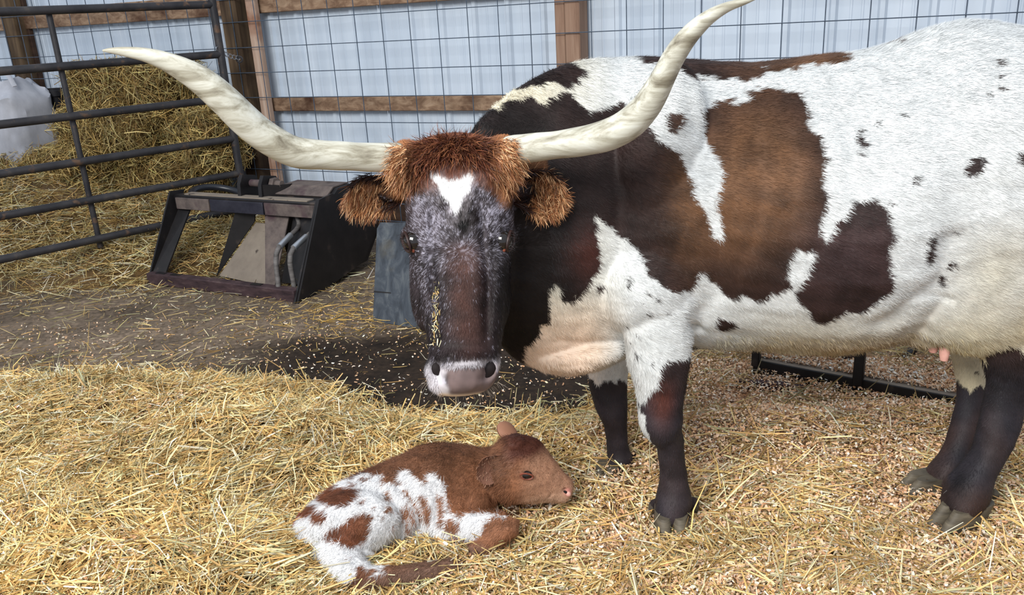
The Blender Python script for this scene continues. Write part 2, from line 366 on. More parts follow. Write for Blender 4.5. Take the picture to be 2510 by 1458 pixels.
# ------------------------------------------------------------------ strands / straws generator
def straws(C, A, L, Wd, col, bend=.06, vee=True, rollr=1.0):
    """C centres, A directions, L lengths, Wd widths, col colours -> verts, quads, colours"""
    n = len(C); A = unit(A); rnd = unit(rng.normal(size=(n, 3))); s = unit(np.cross(A, rnd)); u = np.cross(A, s)
    if rollr < 1: # keep flat side up
        s = unit(np.cross(A, np.array([0, 0, 1.])+rng.normal(size=(n, 3))*rollr)); u = np.cross(s, A)
    bd = (rng.normal(size=n)*bend)[:, None]*L[:, None]; rows = []
    for t, wv in ((-.5, .8), (0, 1), (.5, .65)):
        c = C + A*(L[:, None]*t) + u*bd*(1-4*t*t)
        wv = wv*Wd[:, None]/2
        if vee: rows += [c-s*wv, c+u*wv*.9, c+s*wv]
        else: rows += [c-s*wv, c+s*wv]
    k = 3 if vee else 2
    V = np.stack(rows, 1).reshape(-1, 3); base = np.arange(n)[:, None]*(3*k); Fq = []
    for i in range(2):
        for j in range(k-1):
            a = i*k+j; Fq.append(np.stack([base[:, 0]+a, base[:, 0]+a+1, base[:, 0]+a+1+k, base[:, 0]+a+k], 1))
    return V, np.concatenate(Fq), np.repeat(col, 3*k, 0)
STRAWC = np.array([lin(234, 206, 142), lin(216, 182, 114), lin(242, 222, 170), lin(192, 152, 92), lin(222, 212, 172), lin(184, 178, 130), lin(228, 186, 122), lin(246, 236, 208)])
HAYC = np.array([lin(190, 158, 94), lin(160, 132, 76), lin(210, 186, 126), lin(136, 106, 60), lin(174, 162, 108), lin(220, 194, 124)])
def pick(pal, n, p=None, v=.18):
    i = rng.choice(len(pal), n, p=p); return np.clip(pal[i]*(1+rng.normal(size=(n, 1))*v), .01, .95)

# ------------------------------------------------------------------ hay bales
def sample_mesh(V, Q4, n, wfn=None):
    T = np.concatenate([Q4[:, [0, 1, 2]], Q4[:, [0, 2, 3]]]); a, b, c = V[T[:, 0]], V[T[:, 1]], V[T[:, 2]]
    cr = np.cross(b-a, c-a); ar = np.linalg.norm(cr, axis=1)/2; N = unit(cr)
    w_ = ar if wfn is None else ar*wfn((a+b+c)/3, N)
    i = rng.choice(len(T), n, p=w_/w_.sum()); r1 = np.sqrt(rng.random(n)); r2 = rng.random(n)
    p = a[i]*(1-r1)[:, None]+b[i]*(r1*(1-r2))[:, None]+c[i]*(r1*r2)[:, None]
    return p, N[i], T[i], np.stack([1-r1, r1*(1-r2), r1*r2], 1)
def bale(c, L, Wd, Hh, yaw, label, n=3200, rough=.02):
    c = np.asarray(c, float); ex = np.array([math.cos(yaw), math.sin(yaw), 0]); ey = np.array([-math.sin(yaw), math.cos(yaw), 0])
    root = empty('hay_bale', (float(c[0]), float(c[1]), float(c[2]-Hh/2))); tag(root, label, 'hay bale', 'square bales stacked behind the gate')
    nu, nv = 64, 34; th = np.linspace(0, 2*np.pi, nu, endpoint=False); ph = np.linspace(-np.pi/2, np.pi/2, nv)
    pwr = lambda x, e: np.sign(x)*np.abs(x)**e
    TH_, PH_ = np.meshgrid(th, ph); e = .32
    loc = np.stack([pwr(np.cos(TH_), e)*pwr(np.cos(PH_), e)*L/2, pwr(np.sin(TH_), e)*pwr(np.cos(PH_), e)*Wd/2, pwr(np.sin(PH_), e)*Hh/2], -1).reshape(-1, 3)
    V = c+loc[:, :1]*ex+loc[:, 1:2]*ey+loc[:, 2:]*np.array([0, 0, 1.])
    r = unit(V-c); V = V+r*(rough*noise(V, 9, 3)+rough*.7*noise(V, 28, 5))[:, None]
    i = np.arange(nv-1)[:, None]*nu; j = np.arange(nu)[None]; a = (i+j).ravel(); b2 = (i+(j+1) % nu).ravel(); Qd = np.stack([a, b2, b2+nu, a+nu], 1)
    colr = np.clip(lin(84, 66, 38)*(1+.6*noise(V, 26, 2))[:, None], .01, 1)  # core coloured dark as the shade in gaps between strands
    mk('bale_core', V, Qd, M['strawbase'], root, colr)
    p, N, _, _ = sample_mesh(V, Qd, n, lambda q, N_: np.where(N_[:, 1] < .2, 1, .12))
    N = np.where(((p-c)*N).sum(1, keepdims=True) < 0, -N, N)
    A = unit(np.cross(N, unit(rng.normal(size=(n, 3)))))+N*rng.normal(size=(n, 1))*.35
    Ls = rng.uniform(.04, .20, n); dp_ = rng.random((n, 1)); V2, F2, c2 = straws(p+N*dp_*.035, A, Ls, rng.uniform(.0025, .0060, n), pick(HAYC, n, v=.28)*(.45+.65*dp_), .16)  # strands close to the core darker, gap shade kept in their colour
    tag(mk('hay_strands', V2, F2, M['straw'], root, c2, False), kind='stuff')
    # two baling twines
    for sx in (-.25, .25):
        th2 = np.linspace(0, 2*np.pi, 41); pts = [c+ex*L*sx+ey*pwr(np.cos(t), .35)*(Wd/2+.012)+np.array([0, 0, pwr(np.sin(t), .35)*(Hh/2+.012)]) for t in th2]
        b = MB(); b.tube(pts, .0025, 5); b.build('twine', M['wood'], root)
yw = -PSI
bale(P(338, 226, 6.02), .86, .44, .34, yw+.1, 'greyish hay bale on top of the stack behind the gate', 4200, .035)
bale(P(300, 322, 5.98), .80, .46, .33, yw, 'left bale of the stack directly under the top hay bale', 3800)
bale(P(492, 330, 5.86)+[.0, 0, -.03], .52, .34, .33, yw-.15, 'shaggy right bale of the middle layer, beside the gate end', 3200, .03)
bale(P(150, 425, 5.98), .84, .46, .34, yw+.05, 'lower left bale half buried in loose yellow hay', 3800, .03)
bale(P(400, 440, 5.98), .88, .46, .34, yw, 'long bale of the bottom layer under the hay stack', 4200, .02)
# loose hay spilling over the floor from the stack
X, Y, Q = grid(-4.4, -1.3, 4.45, 6.3, 150, 90)
q = np.stack([X, Y, 0*X], 1)
def hayh(X, Y):
    q = np.stack([X, Y, 0*X], 1)
    base = .42*np.exp(-(((X+3.15)/.75)**2+((Y-5.85)/.34)**2)) + .22*np.exp(-(((X+2.3)/.7)**2+((Y-5.6)/.42)**2))+.10*np.exp(-(((X+2.7)/.95)**2+((Y-5.15)/.38)**2))+.25*np.exp(-(((X+3.5)/.4)**2+((Y-5.5)/.35)**2))
    return base*(1+.2*noise(q, 5, 2)) + .02*noise(q, 14, 4)*sstep(.02, .15, base) - .02
Zh = hayh(X, Y); V = np.stack([X, Y, Zh], 1)
k = V[Q].mean(1)[:, 2] > -.012; Q = Q[k]
hc = np.clip(lin(92, 70, 40)*(1+.45*noise(V, 24, 3))[:, None], .01, 1)
n = 15000; xs = rng.uniform(-4.2, -1.4, n*3); ys = rng.uniform(4.45, 6.25, n*3); hh = hayh(xs, ys); keep = rng.random(n*3) < np.clip((hh+.015)*7, 0.015, 1); keep &= hh > -.0205
xs, ys, hh = xs[keep][:n], ys[keep][:n], hh[keep][:n]; n = len(xs)
A = rng.normal(size=(n, 3))*[1, 1, .38]
V2, F2, c2 = straws(np.stack([xs, ys, np.maximum(hh, 0)+rng.uniform(.0, .04, n)], 1), A, rng.uniform(.05, .2, n), rng.uniform(.0025, .0055, n), pick(np.vstack([HAYC, STRAWC]), n, v=.2)*.85, .12)
me = np.concatenate([V, V2]); 
o = mk('loose_hay', me, np.concatenate([Q, F2+len(V)]), M['straw'], None, np.concatenate([hc, c2]), False)
tag(o, 'heap of loose hay spilled on the floor below the bales', 'hay', kind='stuff')

# ------------------------------------------------------------------ white bulk bag on a pallet, black bin behind
b = MB(); n_ = 26; Rs = []
bc = P(40, 330, 6.15); bex = WD*.30; bey = WN*.22
for i, t in enumerate(np.linspace(0, 1, 22)):
    z = .34+t*.80; th = np.linspace(0, 2*np.pi, 48, endpoint=False); e = .45
    sc = 1-.10*abs(t-.45) - .55*max(0, t-.86)/.14*.6 + (.05 if t < .2 else 0)
    ring = np.stack([np.sign(np.cos(th))*np.abs(np.cos(th))**e, np.sign(np.sin(th))*np.abs(np.sin(th))**e], 1)*sc
    pts = np.array([bc[0], bc[1], z])+ring[:, :1]*bex+ring[:, 1:]*bey
    pts = pts+unit(pts-np.array([bc[0], bc[1], z]))*(.018*noise(pts*[1, 1, .5], 14, 3)+.012*noise(pts, 34, 1))[:, None]
    pts[:, 2] += .05*noise(pts*[1, 1, 0], 9, 5)*t
    Rs.append(pts)
b.rings(Rs); bagr = empty('bulk_bag', (float(bc[0]), float(bc[1]), .34)); tag(bagr, 'white woven bulk bag standing on a pallet left of the hay', 'bag')
b.build('bag_body', M['bag'], bagr)
for sgn in (-1, 1):
    c = np.array([bc[0], bc[1], 1.12])+bex*.6*sgn-bey*.5; pts = spline([c-WD*.09, c-WD*.05+[0, 0, .07], c+WD*.05+[0, 0, .08], c+WD*.1], 12)
    b = MB(); b.tube(pts, .016, 8, .3); b.build('lifting_loop', M['bag'], bagr)
pal = empty('pallet', (float(bc[0]), float(bc[1]), 0)); tag(pal, 'grey wooden pallet stack under the white bulk bag', 'pallet')
for i in range(5):
    b = MB(); b.box(np.array([bc[0], bc[1], .322])+bey*(-.9+i*.45)*1.3, WD*.42, WN*.045, [0, 0, .010], .002); b.build('deck_board', M['pallet'], pal)
for i in range(3):
    b = MB(); b.box(np.array([bc[0], bc[1], .155])+WD*(-.38+i*.38), WD*.02, WN*.3, [0, 0, .155], .002); b.build('stringer', M['pallet'], pal)
bn = P(140, 275, 6.42); b = MB(); Rs = []
for z, s_ in ((0, .8), (.9, .93), (1.02, .95), (1.02, 1.02), (1.06, 1.02), (1.06, .93), (.9, .9)):
    th = np.linspace(0, 2*np.pi, 28, endpoint=False); ring = np.stack([np.sign(np.cos(th))*np.abs(np.cos(th))**.4, np.sign(np.sin(th))*np.abs(np.sin(th))**.4], 1)*s_
    Rs.append(np.array([bn[0], bn[1], z])+ring[:, :1]*WD*.2+ring[:, 1:]*WN*.15)
b.rings(Rs); tag(b.build('plastic_bin', M['bin']), 'black plastic bin between the white bag and the hay stack', 'bin')

# ------------------------------------------------------------------ loader attachment
at = empty('loader_attachment', tuple(G(540, 720))); tag(at, 'black steel loader attachment with open frame on the dirt left of the cow', 'machine attachment')
LB, RB = G(362, 697), G(722, 743); ax_ = unit(RB-LB); bk = np.array([-ax_[1], ax_[0], 0]); Wt = np.linalg.norm(RB-LB); Zv = np.array([0, 0, 1.])
def A3(s, d, h): return LB+ax_*s+bk*d+Zv*h
lean = .33
q = P(409, 508, 4.9); HU = float(q[2])
b = MB(); b.beam(A3(0, .03, .035), A3(Wt, .03, .035), .06, .07, None, .006); b.build('lower_beam', M['maroon'], at)
for s_ in (.10, .22, Wt-.28):     # pin holes in the lower beam
    b = MB(); b.box(A3(s_, .03, .0712), ax_*.035, bk*.014, Zv*.002, 0); b.build('pin_slot', M['black'], at)
hb = .455
b = MB(); b.beam(A3(0, lean, hb-.02), A3(Wt, lean, hb-.02), .06, .09, None, .006); b.build('upper_beam', M['black'], at)
for s0, s1, mt in ((.03, .30, 'dusty'), (.31, .72, 'navy'), (.73, Wt-.02, 'dusty')):
    b = MB(); b.box(A3((s0+s1)/2, lean-.036, hb-.025), ax_*(s1-s0)/2, bk*.006, Zv*.035, .002); b.build('face_plate', M[mt], at)
b = MB(); b.box(A3(Wt*.5, lean+.01, hb+.028), ax_*Wt*.42, bk*.03, Zv*.004, .001); b.build('dusty_top', M['dustplate'], at)
for s_, wd in ((.0, .1), (Wt, .02)):
    b = MB(); o_ = ax_*(.012)
    b.plate([A3(s_, -.01, 0), A3(s_, lean-.05, hb+.05), A3(s_, lean+.06, hb+.04), A3(s_, .22, .25), A3(s_, .14, 0)], o_); b.build('side_plate', M['black'], at)
b = MB(); b.plate([A3(.02, .03, .06), A3(.02, lean-.01, hb-.05), A3(.105, lean, hb-.05), A3(.105, .05, .06)], bk*.012); b.build('side_plate', M['black'], at)
# sloping dusty deflector and its gussets
pd = [A3(.36, .22, .02), A3(.55, lean+.06, hb-.14), A3(.70, lean+.05, hb-.14), A3(.83, .12, .03)]
b = MB(); b.plate(pd, bk*.01); b.build('deflector_plate', M['dustplate'], at)
b = MB(); b.plate([A3(.355, .20, .02), A3(.47, lean, hb-.05), A3(.60, lean+.02, hb-.05), A3(.55, lean+.05, hb-.13)], bk*.008); b.build('gusset', M['black'], at)
b = MB(); b.plate([A3(.70, lean-.01, hb-.06), A3(.87, lean+.0, hb-.06), A3(.87, .13, .03), A3(.83, .10, .03)], bk*.008); b.build('gusset', M['dusty'], at)
b = MB(); b.plate([A3(.88, lean+.03, hb-.06), A3(Wt, lean+.03, hb-.06), A3(Wt, .2, .03), A3(.86, .2, .03)], bk*.008); b.build('rear_plate', M['black'], at)
for s0, s1, y0, y1 in ((.93, .985, 0.1, .04), (1.05, 1.06, .1, .08)):
    pts = spline([A3(s0-.02, lean+.02, hb-.07), A3(s0, lean-.01, hb-.13), A3((s0+s1)/2, y0, .25), A3(s1, y1, .06)], 14)
    b = MB(); b.tube(pts, .014, 10); h_ = b.build('hydraulic_hose', M['hose'], at)
    b = MB(); b.tube([pts[6], (pts[6]+pts[8])/2, pts[8]], .018, 10); b.build('ferrule', M['ferrule'], h_)
# clevis lugs with bolt, gearbox housing and body behind
for s_ in (.50, .66):
    b = MB(); b.plate([A3(s_, lean+.0, hb), A3(s_, lean+.01, hb+.10), A3(s_, lean+.04, hb+.15), A3(s_, lean+.14, hb+.13), A3(s_, lean+.2, hb+.04), A3(s_, lean+.24, hb-.02)], ax_*.025); b.build('clevis_lug', M['black'], at)
b = MB(); b.plate([A3(.685, lean+.02, hb), A3(.685, lean+.02, hb+.10), A3(.74, lean+.06, hb+.09), A3(.80, lean+.12, hb+.09), A3(.78, lean+.12, hb)], bk*.02); b.build('bracket', M['black'], at)
b = MB(); b.tube([A3(.46, lean+.1, hb+.09), A3(.6, lean+.1, hb+.09), A3(.76, lean+.1, hb+.09)], .022, 12); b.tube([A3(.69, lean+.1, hb+.09), A3(.71, lean+.1, hb+.09), A3(.72, lean+.1, hb+.09)], .04, 6); b.build('pivot_bolt', M['dusty'], at)
b = MB(); s0, s1 = .74, 1.16
b.plate([A3(s0, .42, .05), A3(s0, .36, hb-.04), A3(s0, .40, hb+.03), A3(s0, .47, hb+.075), A3(s0, .60, hb+.075), A3(s0, .78, hb-.10), A3(s0, .80, .2), A3(s0, .66, .05)], ax_*(s1-s0)*.93)
b.build('housing', M['black'], at)
b = MB(); b.plate([A3(s0-.01, .47, hb+.077), A3(s1-.06, .47, hb+.077), A3(s1-.06, .60, hb+.077), A3(s0-.01, .60, hb+.077)], Zv*.006); b.build('dusty_cover', M['dusty'], at)
b = MB(); b.plate([A3(s0-.01, .40, hb+.035), A3(s1-.06, .40, hb+.035), A3(s1-.06, .47, hb+.078), A3(s0-.01, .47, hb+.078)], Zv*.006+bk*-.006); b.build('dusty_cover', M['dusty'], at)
b = MB(); b.plate([A3(Wt+.012, lean-.05, hb+.05), A3(Wt+.012, lean+.06, hb+.06), A3(Wt+.012, .66, hb-.02), A3(Wt+.012, .78, .22), A3(Wt+.012, .60, .06), A3(Wt+.012, .2, 0), A3(Wt+.012, 0, 0)], ax_*.012); b.build('side_shield', M['black'], at)
b = MB(); cc = P(540, 484, 5.12); th = np.linspace(0, 2*np.pi, 33); pts = [cc+ax_*.17*np.cos(t)+bk*.16*np.sin(t)+Zv*(-.05*np.cos(t)) for t in th]; b.tube(pts, .022, 10); b.build('rubber_hose_loop', M['rubber'], at)

# ------------------------------------------------------------------ grey sheet standing in the dirt
p0 = G(914, 786); p1 = P(1075, 815, 3.68); p2 = P(1090, 545, 3.86); p3 = P(932, 545, 4.0); p35 = P(924, 560, 3.99)
rt = empty('grey_sheet', tuple(p0)); tag(rt, 'weathered grey sheet leaning upright behind the cow head', 'metal sheet')
nn = unit(np.cross(p1-p0, p3-p0)); nn = nn*np.sign(nn[1])
b = MB(); b.plate([p0, p1, p2, p3, p35], nn*.022); b.build('sheet', M['slab'], rt)
l0 = p0+(p35-p0)*.32; l1 = p1+(p2-p1)*.32
b = MB(); b.beam(l0-nn*.002, l1-nn*.002, .004, .006, nn); b.build('seam', M['black'], rt)
a_, b_ = p0+(p1-p0)*.55+(p3-p0)*.68, p0+(p1-p0)*.95+(p3-p0)*.50
b = MB(); b.beam(a_-nn*.002, b_-nn*.002, .004, .005, nn); b.build('crack', M['black'], rt)

# ------------------------------------------------------------------ steel frame behind the cow
fr = empty('loading_rack', tuple(G(2050, 960))); tag(fr, 'low black steel frame dusted with shavings behind the cow, under its belly', 'metal frame')
f0, f1 = G(1846, 912, .035), G(2420, 1024, .035); fd = unit(f1-f0); fb = np.array([-fd[1], fd[0], 0]); FL = np.linalg.norm(f1-f0)
def F3(s, d, h): return f0+fd*s+fb*d+Zv*h
b = MB(); b.beam(F3(0, 0, .025), F3(FL+.3, 0, .025), .012, .06, None, .002); b.build('front_lip', M['black'], fr)
b = MB(); b.beam(F3(0, .075, .052), F3(FL+.3, .075, .052), .15, .01, None, .002); b.build('ledge', M['dustplate'], fr)
LEDGE = (F3(0, .02, .06), fd*(FL+.2), fb*.13)
for s_, d_, wdt, dp, mt in ((.01, .0, .03, .03, 'black'), (.10, .13, .05, .02, 'black'), (.30, .14, .12, .012, 'maroon'), (.385, .0, .035, .03, 'black')):
    b = MB(); b.box(F3(s_, d_, .25), fd*wdt/2, fb*dp/2, Zv*.22, .003); b.build('upright', M[mt], fr)
b = MB(); b.beam(P(2265, 825, 3.2), P(2170, 935, 2.95), .025, .025); b.build('diagonal_bar', M['black'], fr)
b = MB(); b.beam(F3(-.02, -.12, .0), F3(.22, -.08, .01), .03, .03); b.build('foot_bar', M['maroon'], fr)
fr2 = empty('steel_channel', tuple(G(2600, 1100))); tag(fr2, 'black steel channel end at the right edge behind the hind legs', 'metal channel')
b = MB(); b.beam(P(2480, 1040, 2.42), P(2760, 1075, 2.2), .04, .03, None, .003); b.build('top_flange', M['black'], fr2)
b = MB(); b.beam(P(2478, 1092, 2.40), P(2760, 1125, 2.2), .04, .025, None, .003); b.build('bottom_flange', M['black'], fr2)
b = MB(); b.beam(P(2490, 1070, 2.44), P(2760, 1100, 2.24), .008, .07, None, .002); b.build('web', M['maroon'], fr2)

# ------------------------------------------------------------------ animals: shared tools
def ring(C, side, up, wtop=1.0, wbot=1.0, n=28, e=1.0):
    th = np.linspace(0, 2*np.pi, n, endpoint=False); c, s = np.cos(th), np.sin(th)
    pw = lambda x: np.sign(x)*np.abs(x)**e
    k = np.where(s > 0, 1+(wtop-1)*s*s, 1+(wbot-1)*s*s)
    return C+np.outer(pw(c)*k, side)+np.outer(pw(s), up)
def sil_ring(px, yt, yb, Yc, w_, wt=.75, wb=.85, e=.9):
    """vertical ring whose seen upper and lower outlines fall on the given pixels at distance Yc"""
    T, B = P(px, yt, Yc), P(px, yb, Yc)
    rt = ray(px, yt); rb = ray(px, yb); st = rt[2]/rt[1]; sb = rb[2]/rb[1]
    h = (T[2]-B[2])/2; zc = (T[2]+B[2])/2
    for _ in range(20):
        a = math.sqrt(h*h+(w_*wt*st)**2*.6); b = math.sqrt(h*h+(w_*wb*sb)**2*.6)
        zc += ((T[2]-(zc+a))+(B[2]-(zc-b)))/2*.7; h += ((T[2]-(zc+a))-(B[2]-(zc-b)))/2*.7
    C = np.array([(T[0]+B[0])/2, Yc, zc])
    return ring(C, np.array([0, w_, 0]), (T-B)/np.linalg.norm(T-B)*h, wt, wb, e=e)
def dense(rows, n):                    # spline along station rows
    return spline(rows, n)
def limb(mb, rows, n=26, k=18):
    """rows (xl, xr, py, Y, depth/width); outline in pixels at distance Y"""
    R_ = dense(rows, n); cs = np.array([(P(a, y, Y)+P(b, y, Y))/2 for a, b, y, Y, d in R_])
    T = unit(np.gradient(cs, axis=0)); out = []
    for (a, b, y, Y, d), c, t in zip(R_, cs, T):
        hw = np.linalg.norm(P(a, y, Y)-P(b, y, Y))/2
        sx = np.array([1., 0, 0]); sx = sx-t*(t@sx); cosl = np.linalg.norm(sx); sx = sx/cosl
        sy = np.cross(t, sx)
        out.append(ring(c, sx*hw*max(cosl, .75), sy*hw*d, n=k))
    mb.rings(out)
def remesh(mb, voxel, smooth, name):
    me = mkmesh('tmp', np.concatenate(mb.v), mb.f)
    bm = bmesh.new(); bm.from_mesh(me); bmesh.ops.recalc_face_normals(bm, faces=bm.faces); bm.to_mesh(me); bm.free()
    o = bpy.data.objects.new('tmp', me); COL.objects.link(o)
    r = o.modifiers.new('r', 'REMESH'); r.mode = 'VOXEL'; r.voxel_size = voxel; r.adaptivity = 0
    s = o.modifiers.new('s', 'SMOOTH'); s.factor = .5; s.iterations = smooth
    bpy.context.view_layer.update()
    ev = o.evaluated_get(bpy.context.evaluated_depsgraph_get()); m2 = ev.to_mesh()
    V = np.zeros(len(m2.vertices)*3, np.float32); m2.vertices.foreach_get('co', V); V = V.reshape(-1, 3).astype(float)
    Fq = np.zeros(len(m2.loops), np.int32); m2.loops.foreach_get('vertex_index', Fq)
    tot = np.zeros(len(m2.polygons), np.int32); m2.polygons.foreach_get('loop_total', tot)
    assert (tot == 4).all(), 'quads expected'
    Q4 = Fq.reshape(-1, 4).copy(); ev.to_mesh_clear(); bpy.data.objects.remove(o); bpy.data.meshes.remove(me)
    return V, Q4
def vnormals(V, Q4):
    n = np.cross(V[Q4[:, 2]]-V[Q4[:, 0]], V[Q4[:, 3]]-V[Q4[:, 1]]); N = np.zeros_like(V)
    for k in range(4):
        for d in range(3): N[:, d] += np.bincount(Q4[:, k], n[:, d], len(V))
    return unit(N)
def bvh(V, Q4): return BVHTree.FromPolygons([Vector(v) for v in V], [tuple(q) for q in Q4.tolist()])
def hit(tree, px, py, Yf):
    d = ray(px, py); h = tree.ray_cast(Vector(CP), Vector(d).normalized())
    if h[0] is None: return P(px, py, Yf)
    return np.array(h[0])
def sdf(poly, q):                      # signed distance to a polygon, positive inside
    poly = np.asarray(poly, float); d = np.full(len(q), 1e9); ins = np.zeros(len(q), bool)
    for i in range(len(poly)):
        a = poly[i]; b = poly[i-1]; e = b-a; w_ = q-a
        t = np.clip((w_@e)/max(e@e, 1e-12), 0, 1); dd = w_-t[:, None]*e; d = np.minimum(d, (dd*dd).sum(1))
        c = ((a[1] > q[:, 1]) != (b[1] > q[:, 1])) & (q[:, 0] < (b[0]-a[0])*(q[:, 1]-a[1])/((b[1]-a[1]) if b[1] != a[1] else 1e-12)+a[0])
        ins ^= c
    d = np.sqrt(d); return np.where(ins, d, -d)
def fur(V, Q4, N, Cfn, flow, n, Ln, Wd, name, par, wfn, lift=.28, jit=.35, vj=.16, matk='fur'):
    p, Nf, T, bc = sample_mesh(V, Q4, n, wfn); Nn = unit((N[T]*bc[:, :, None]).sum(1))
    t = flow(p, Nn)+rng.normal(size=p.shape)*jit; t = unit(t-Nn*(t*Nn).sum(1, keepdims=True)); sd = np.cross(Nn, t)
    L = Ln(p) if callable(Ln) else np.full(n, Ln); L = L*rng.uniform(.6, 1.3, n); Wv = np.broadcast_to(Wd(p) if callable(Wd) else Wd, (n,))*rng.uniform(.7, 1.3, n)
    c = Cfn(p, Nn)*(1+rng.normal(size=(n, 1))*vj); c = np.clip(c, .002, .95)
    lf = rng.uniform(.3, 1.5, (n, 1))*lift
    tip = p+(t*L[:, None]+Nn*lf*L[:, None]); p = p-Nn*.001
    Vb = np.stack([p-sd*Wv[:, None]/2, p+sd*Wv[:, None]/2, tip], 1).reshape(-1, 3); Fb = np.arange(3*n).reshape(-1, 3)
    o = mk(name, Vb, Fb, M[matk], par, np.repeat(c, 3, 0), True)
    return tag(o, kind='stuff')
def locks(roots, d0, L, Wd, col, name, par, droop=.5, seg=5, curl=.25, matk='hair'):
    """long curved hair strands as narrow ribbons"""
    n = len(roots); rows = []; p = roots.copy(); d = unit(d0); s0 = unit(np.cross(d, rng.normal(size=(n, 3)))); w0 = rng.normal(size=(n, 3))*curl
    for i in range(seg+1):
        t = i/seg; s = unit(s0-d*(s0*d).sum(1, keepdims=True)); ww = (Wd*(1-t)**.6+.0002)[:, None]/2
        rows += [p-s*ww, p+s*ww]
        d = unit(d+np.array([0, 0, -droop/seg])+w0/seg); p = p+d*(L/seg)[:, None]
    k = 2*(seg+1); Vb = np.stack(rows, 1).reshape(-1, 3); b0 = np.arange(n)*k
    Fb = np.concatenate([np.stack([b0+2*i, b0+2*i+1, b0+2*i+3, b0+2*i+2], 1) for i in range(seg)])
    o = mk(name, Vb, Fb, M[matk], par, np.repeat(np.clip(col, .003, .95), k, 0), True); return tag(o, kind='stuff')

# ------------------------------------------------------------------ THE COW
cow = empty('cow', (.75, 2.05, .03)); tag(cow, 'large longhorn cow, white with dark brown patches, standing over the calf and facing us', 'cow', )
body = MB()
st = [(1395, 190, 780, 2.10, .12, .6, .8), (1450, 150, 850, 2.13, .20, .62, .8), (1550, 137, 862, 2.16, .262, .58, .8), (1650, 140, 850, 2.17, .29, .58, .85), (1780, 150, 842, 2.17, .32, .62, .9),
      (1900, 148, 852, 2.16, .34, .66, .9), (2020, 131, 856, 2.15, .35, .68, .9), (2120, 120, 838, 2.13, .34, .68, .85), (2210, 93, 820, 2.11, .315, .68, .8), (2310, 56, 800, 2.08, .305, .72, .78),
      (2390, 45, 790, 2.06, .30, .78, .78), (2510, 60, 780, 2.03, .29, .78, .8), (2620, 100, 740, 2.0, .26, .75, .8), (2700, 190, 690, 1.98, .17, .7, .7)]
body.rings([sil_ring(*r) for r in dense(st, 44)])
nk = [(1115, 385, 640, 1.93, .09, .8, .7), (1165, 305, 730, 1.95, .115, .7, .6), (1230, 240, 850, 1.99, .13, .65, .45), (1300, 195, 900, 2.03, .15, .6, .40), (1380, 158, 922, 2.07, .18, .6, .42), (1470, 140, 905, 2.12, .21, .6, .5), (1560, 150, 860, 2.15, .2, .6, .6)]
body.rings([sil_ring(*r) for r in dense(nk, 26)])
def ell(mb, c, rx, ry, rz, rot=0.0, e=1.0):
    ca, sa = math.cos(rot), math.sin(rot); mb.ball(c, np.array([ca*rx, 0, sa*rx]), np.array([0, ry, 0]), np.array([-sa*rz, 0, ca*rz]), 24, 14, e)
# brisket folds, shoulder blade, hip, thigh, udder, stifle
ell(body, P(1420, 865, 2.01), .12, .06, .04, .08)
ell(body, P(1340, 850, 2.03), .045, .05, .075)
ell(body, P(1600, 430, 1.99), .12, .09, .27, -.22)
ell(body, P(1580, 690, 1.98), .14, .11, .14)
ell(body, P(2440, 560, 1.93), .27, .14, .33, .1)
ell(body, P(2470, 370, 1.94), .26, .12, .24)
ell(body, P(2330, 660, 1.97), .14, .14, .16, .3)
ell(body, P(2310, 768, 1.99), .135, .13, .068)
ell(body, P(2260, 800, 2.02), .10, .10, .04)
body_near = [(1500, 1745, 560, 2.0, .6), (1500, 1735, 680, 1.97, .62), (1515, 1715, 770, 1.955, .72), (1533, 1697, 840, 1.95, .82), (1538, 1692, 890, 1.95, .9), (1556, 1680, 950, 1.95, 1.0), (1562, 1672, 1000, 1.945, 1.05), (1568, 1676, 1040, 1.94, 1.05),
             (1604, 1677, 1080, 1.945, 1.05), (1614, 1680, 1130, 1.95, 1.05), (1616, 1688, 1185, 1.95, 1.1), (1606, 1697, 1222, 1.945, 1.1), (1604, 1690, 1248, 1.935, 1.15), (1606, 1690, 1272, 1.93, 1.1)]
limb(body, body_near, 44)
limb(body, [(1430, 1590, 760, 2.26, .7), (1436, 1560, 850, 2.26, .8), (1440, 1542, 905, 2.26, .9), (1445, 1538, 950, 2.26, 1.0), (1462, 1540, 1000, 2.25, 1.05), (1480, 1538, 1042, 2.255, 1.05), (1487, 1541, 1090, 2.26, 1.1), (1487, 1551, 1125, 2.26, 1.2), (1480, 1545, 1148, 2.245, 1.2), (1470, 1540, 1165, 2.23, 1.2)], 36)
near_hind = [(2290, 2620, 600, 1.95, .45), (2325, 2610, 700, 1.93, .48), (2362, 2590, 780, 1.92, .52), (2395, 2560, 850, 1.92, .60), (2418, 2535, 915, 1.925, .7), (2412, 2512, 980, 1.925, .8), (2398, 2497, 1050, 1.915, .85), (2380, 2468, 1110, 1.905, .95), (2345, 2440, 1160, 1.895, 1.0), (2316, 2428, 1200, 1.885, 1.05), (2308, 2410, 1232, 1.875, 1.05), (2304, 2398, 1252, 1.87, 1.0)]
limb(body, near_hind, 40)
limb(body, [(2310, 2500, 700, 2.14, .6), (2322, 2460, 800, 2.14, .65), (2335, 2425, 880, 2.13, .8), (2348, 2412, 950, 2.12, .95), (2343, 2406, 1000, 2.11, 1.0), (2330, 2398, 1050, 2.10, 1.0), (2308, 2376, 1105, 2.08, 1.05), (2275, 2348, 1150, 2.06, 1.1), (2262, 2330, 1178, 2.05, 1.1), (2256, 2315, 1195, 2.04, 1.05)], 34)
for px, py, Y, r in ((1699, 1232, 1.965, .017), (1604, 1235, 1.975, .015), (1548, 1118, 2.29, .016)): ell(body, P(px, py, Y), r, r, r)

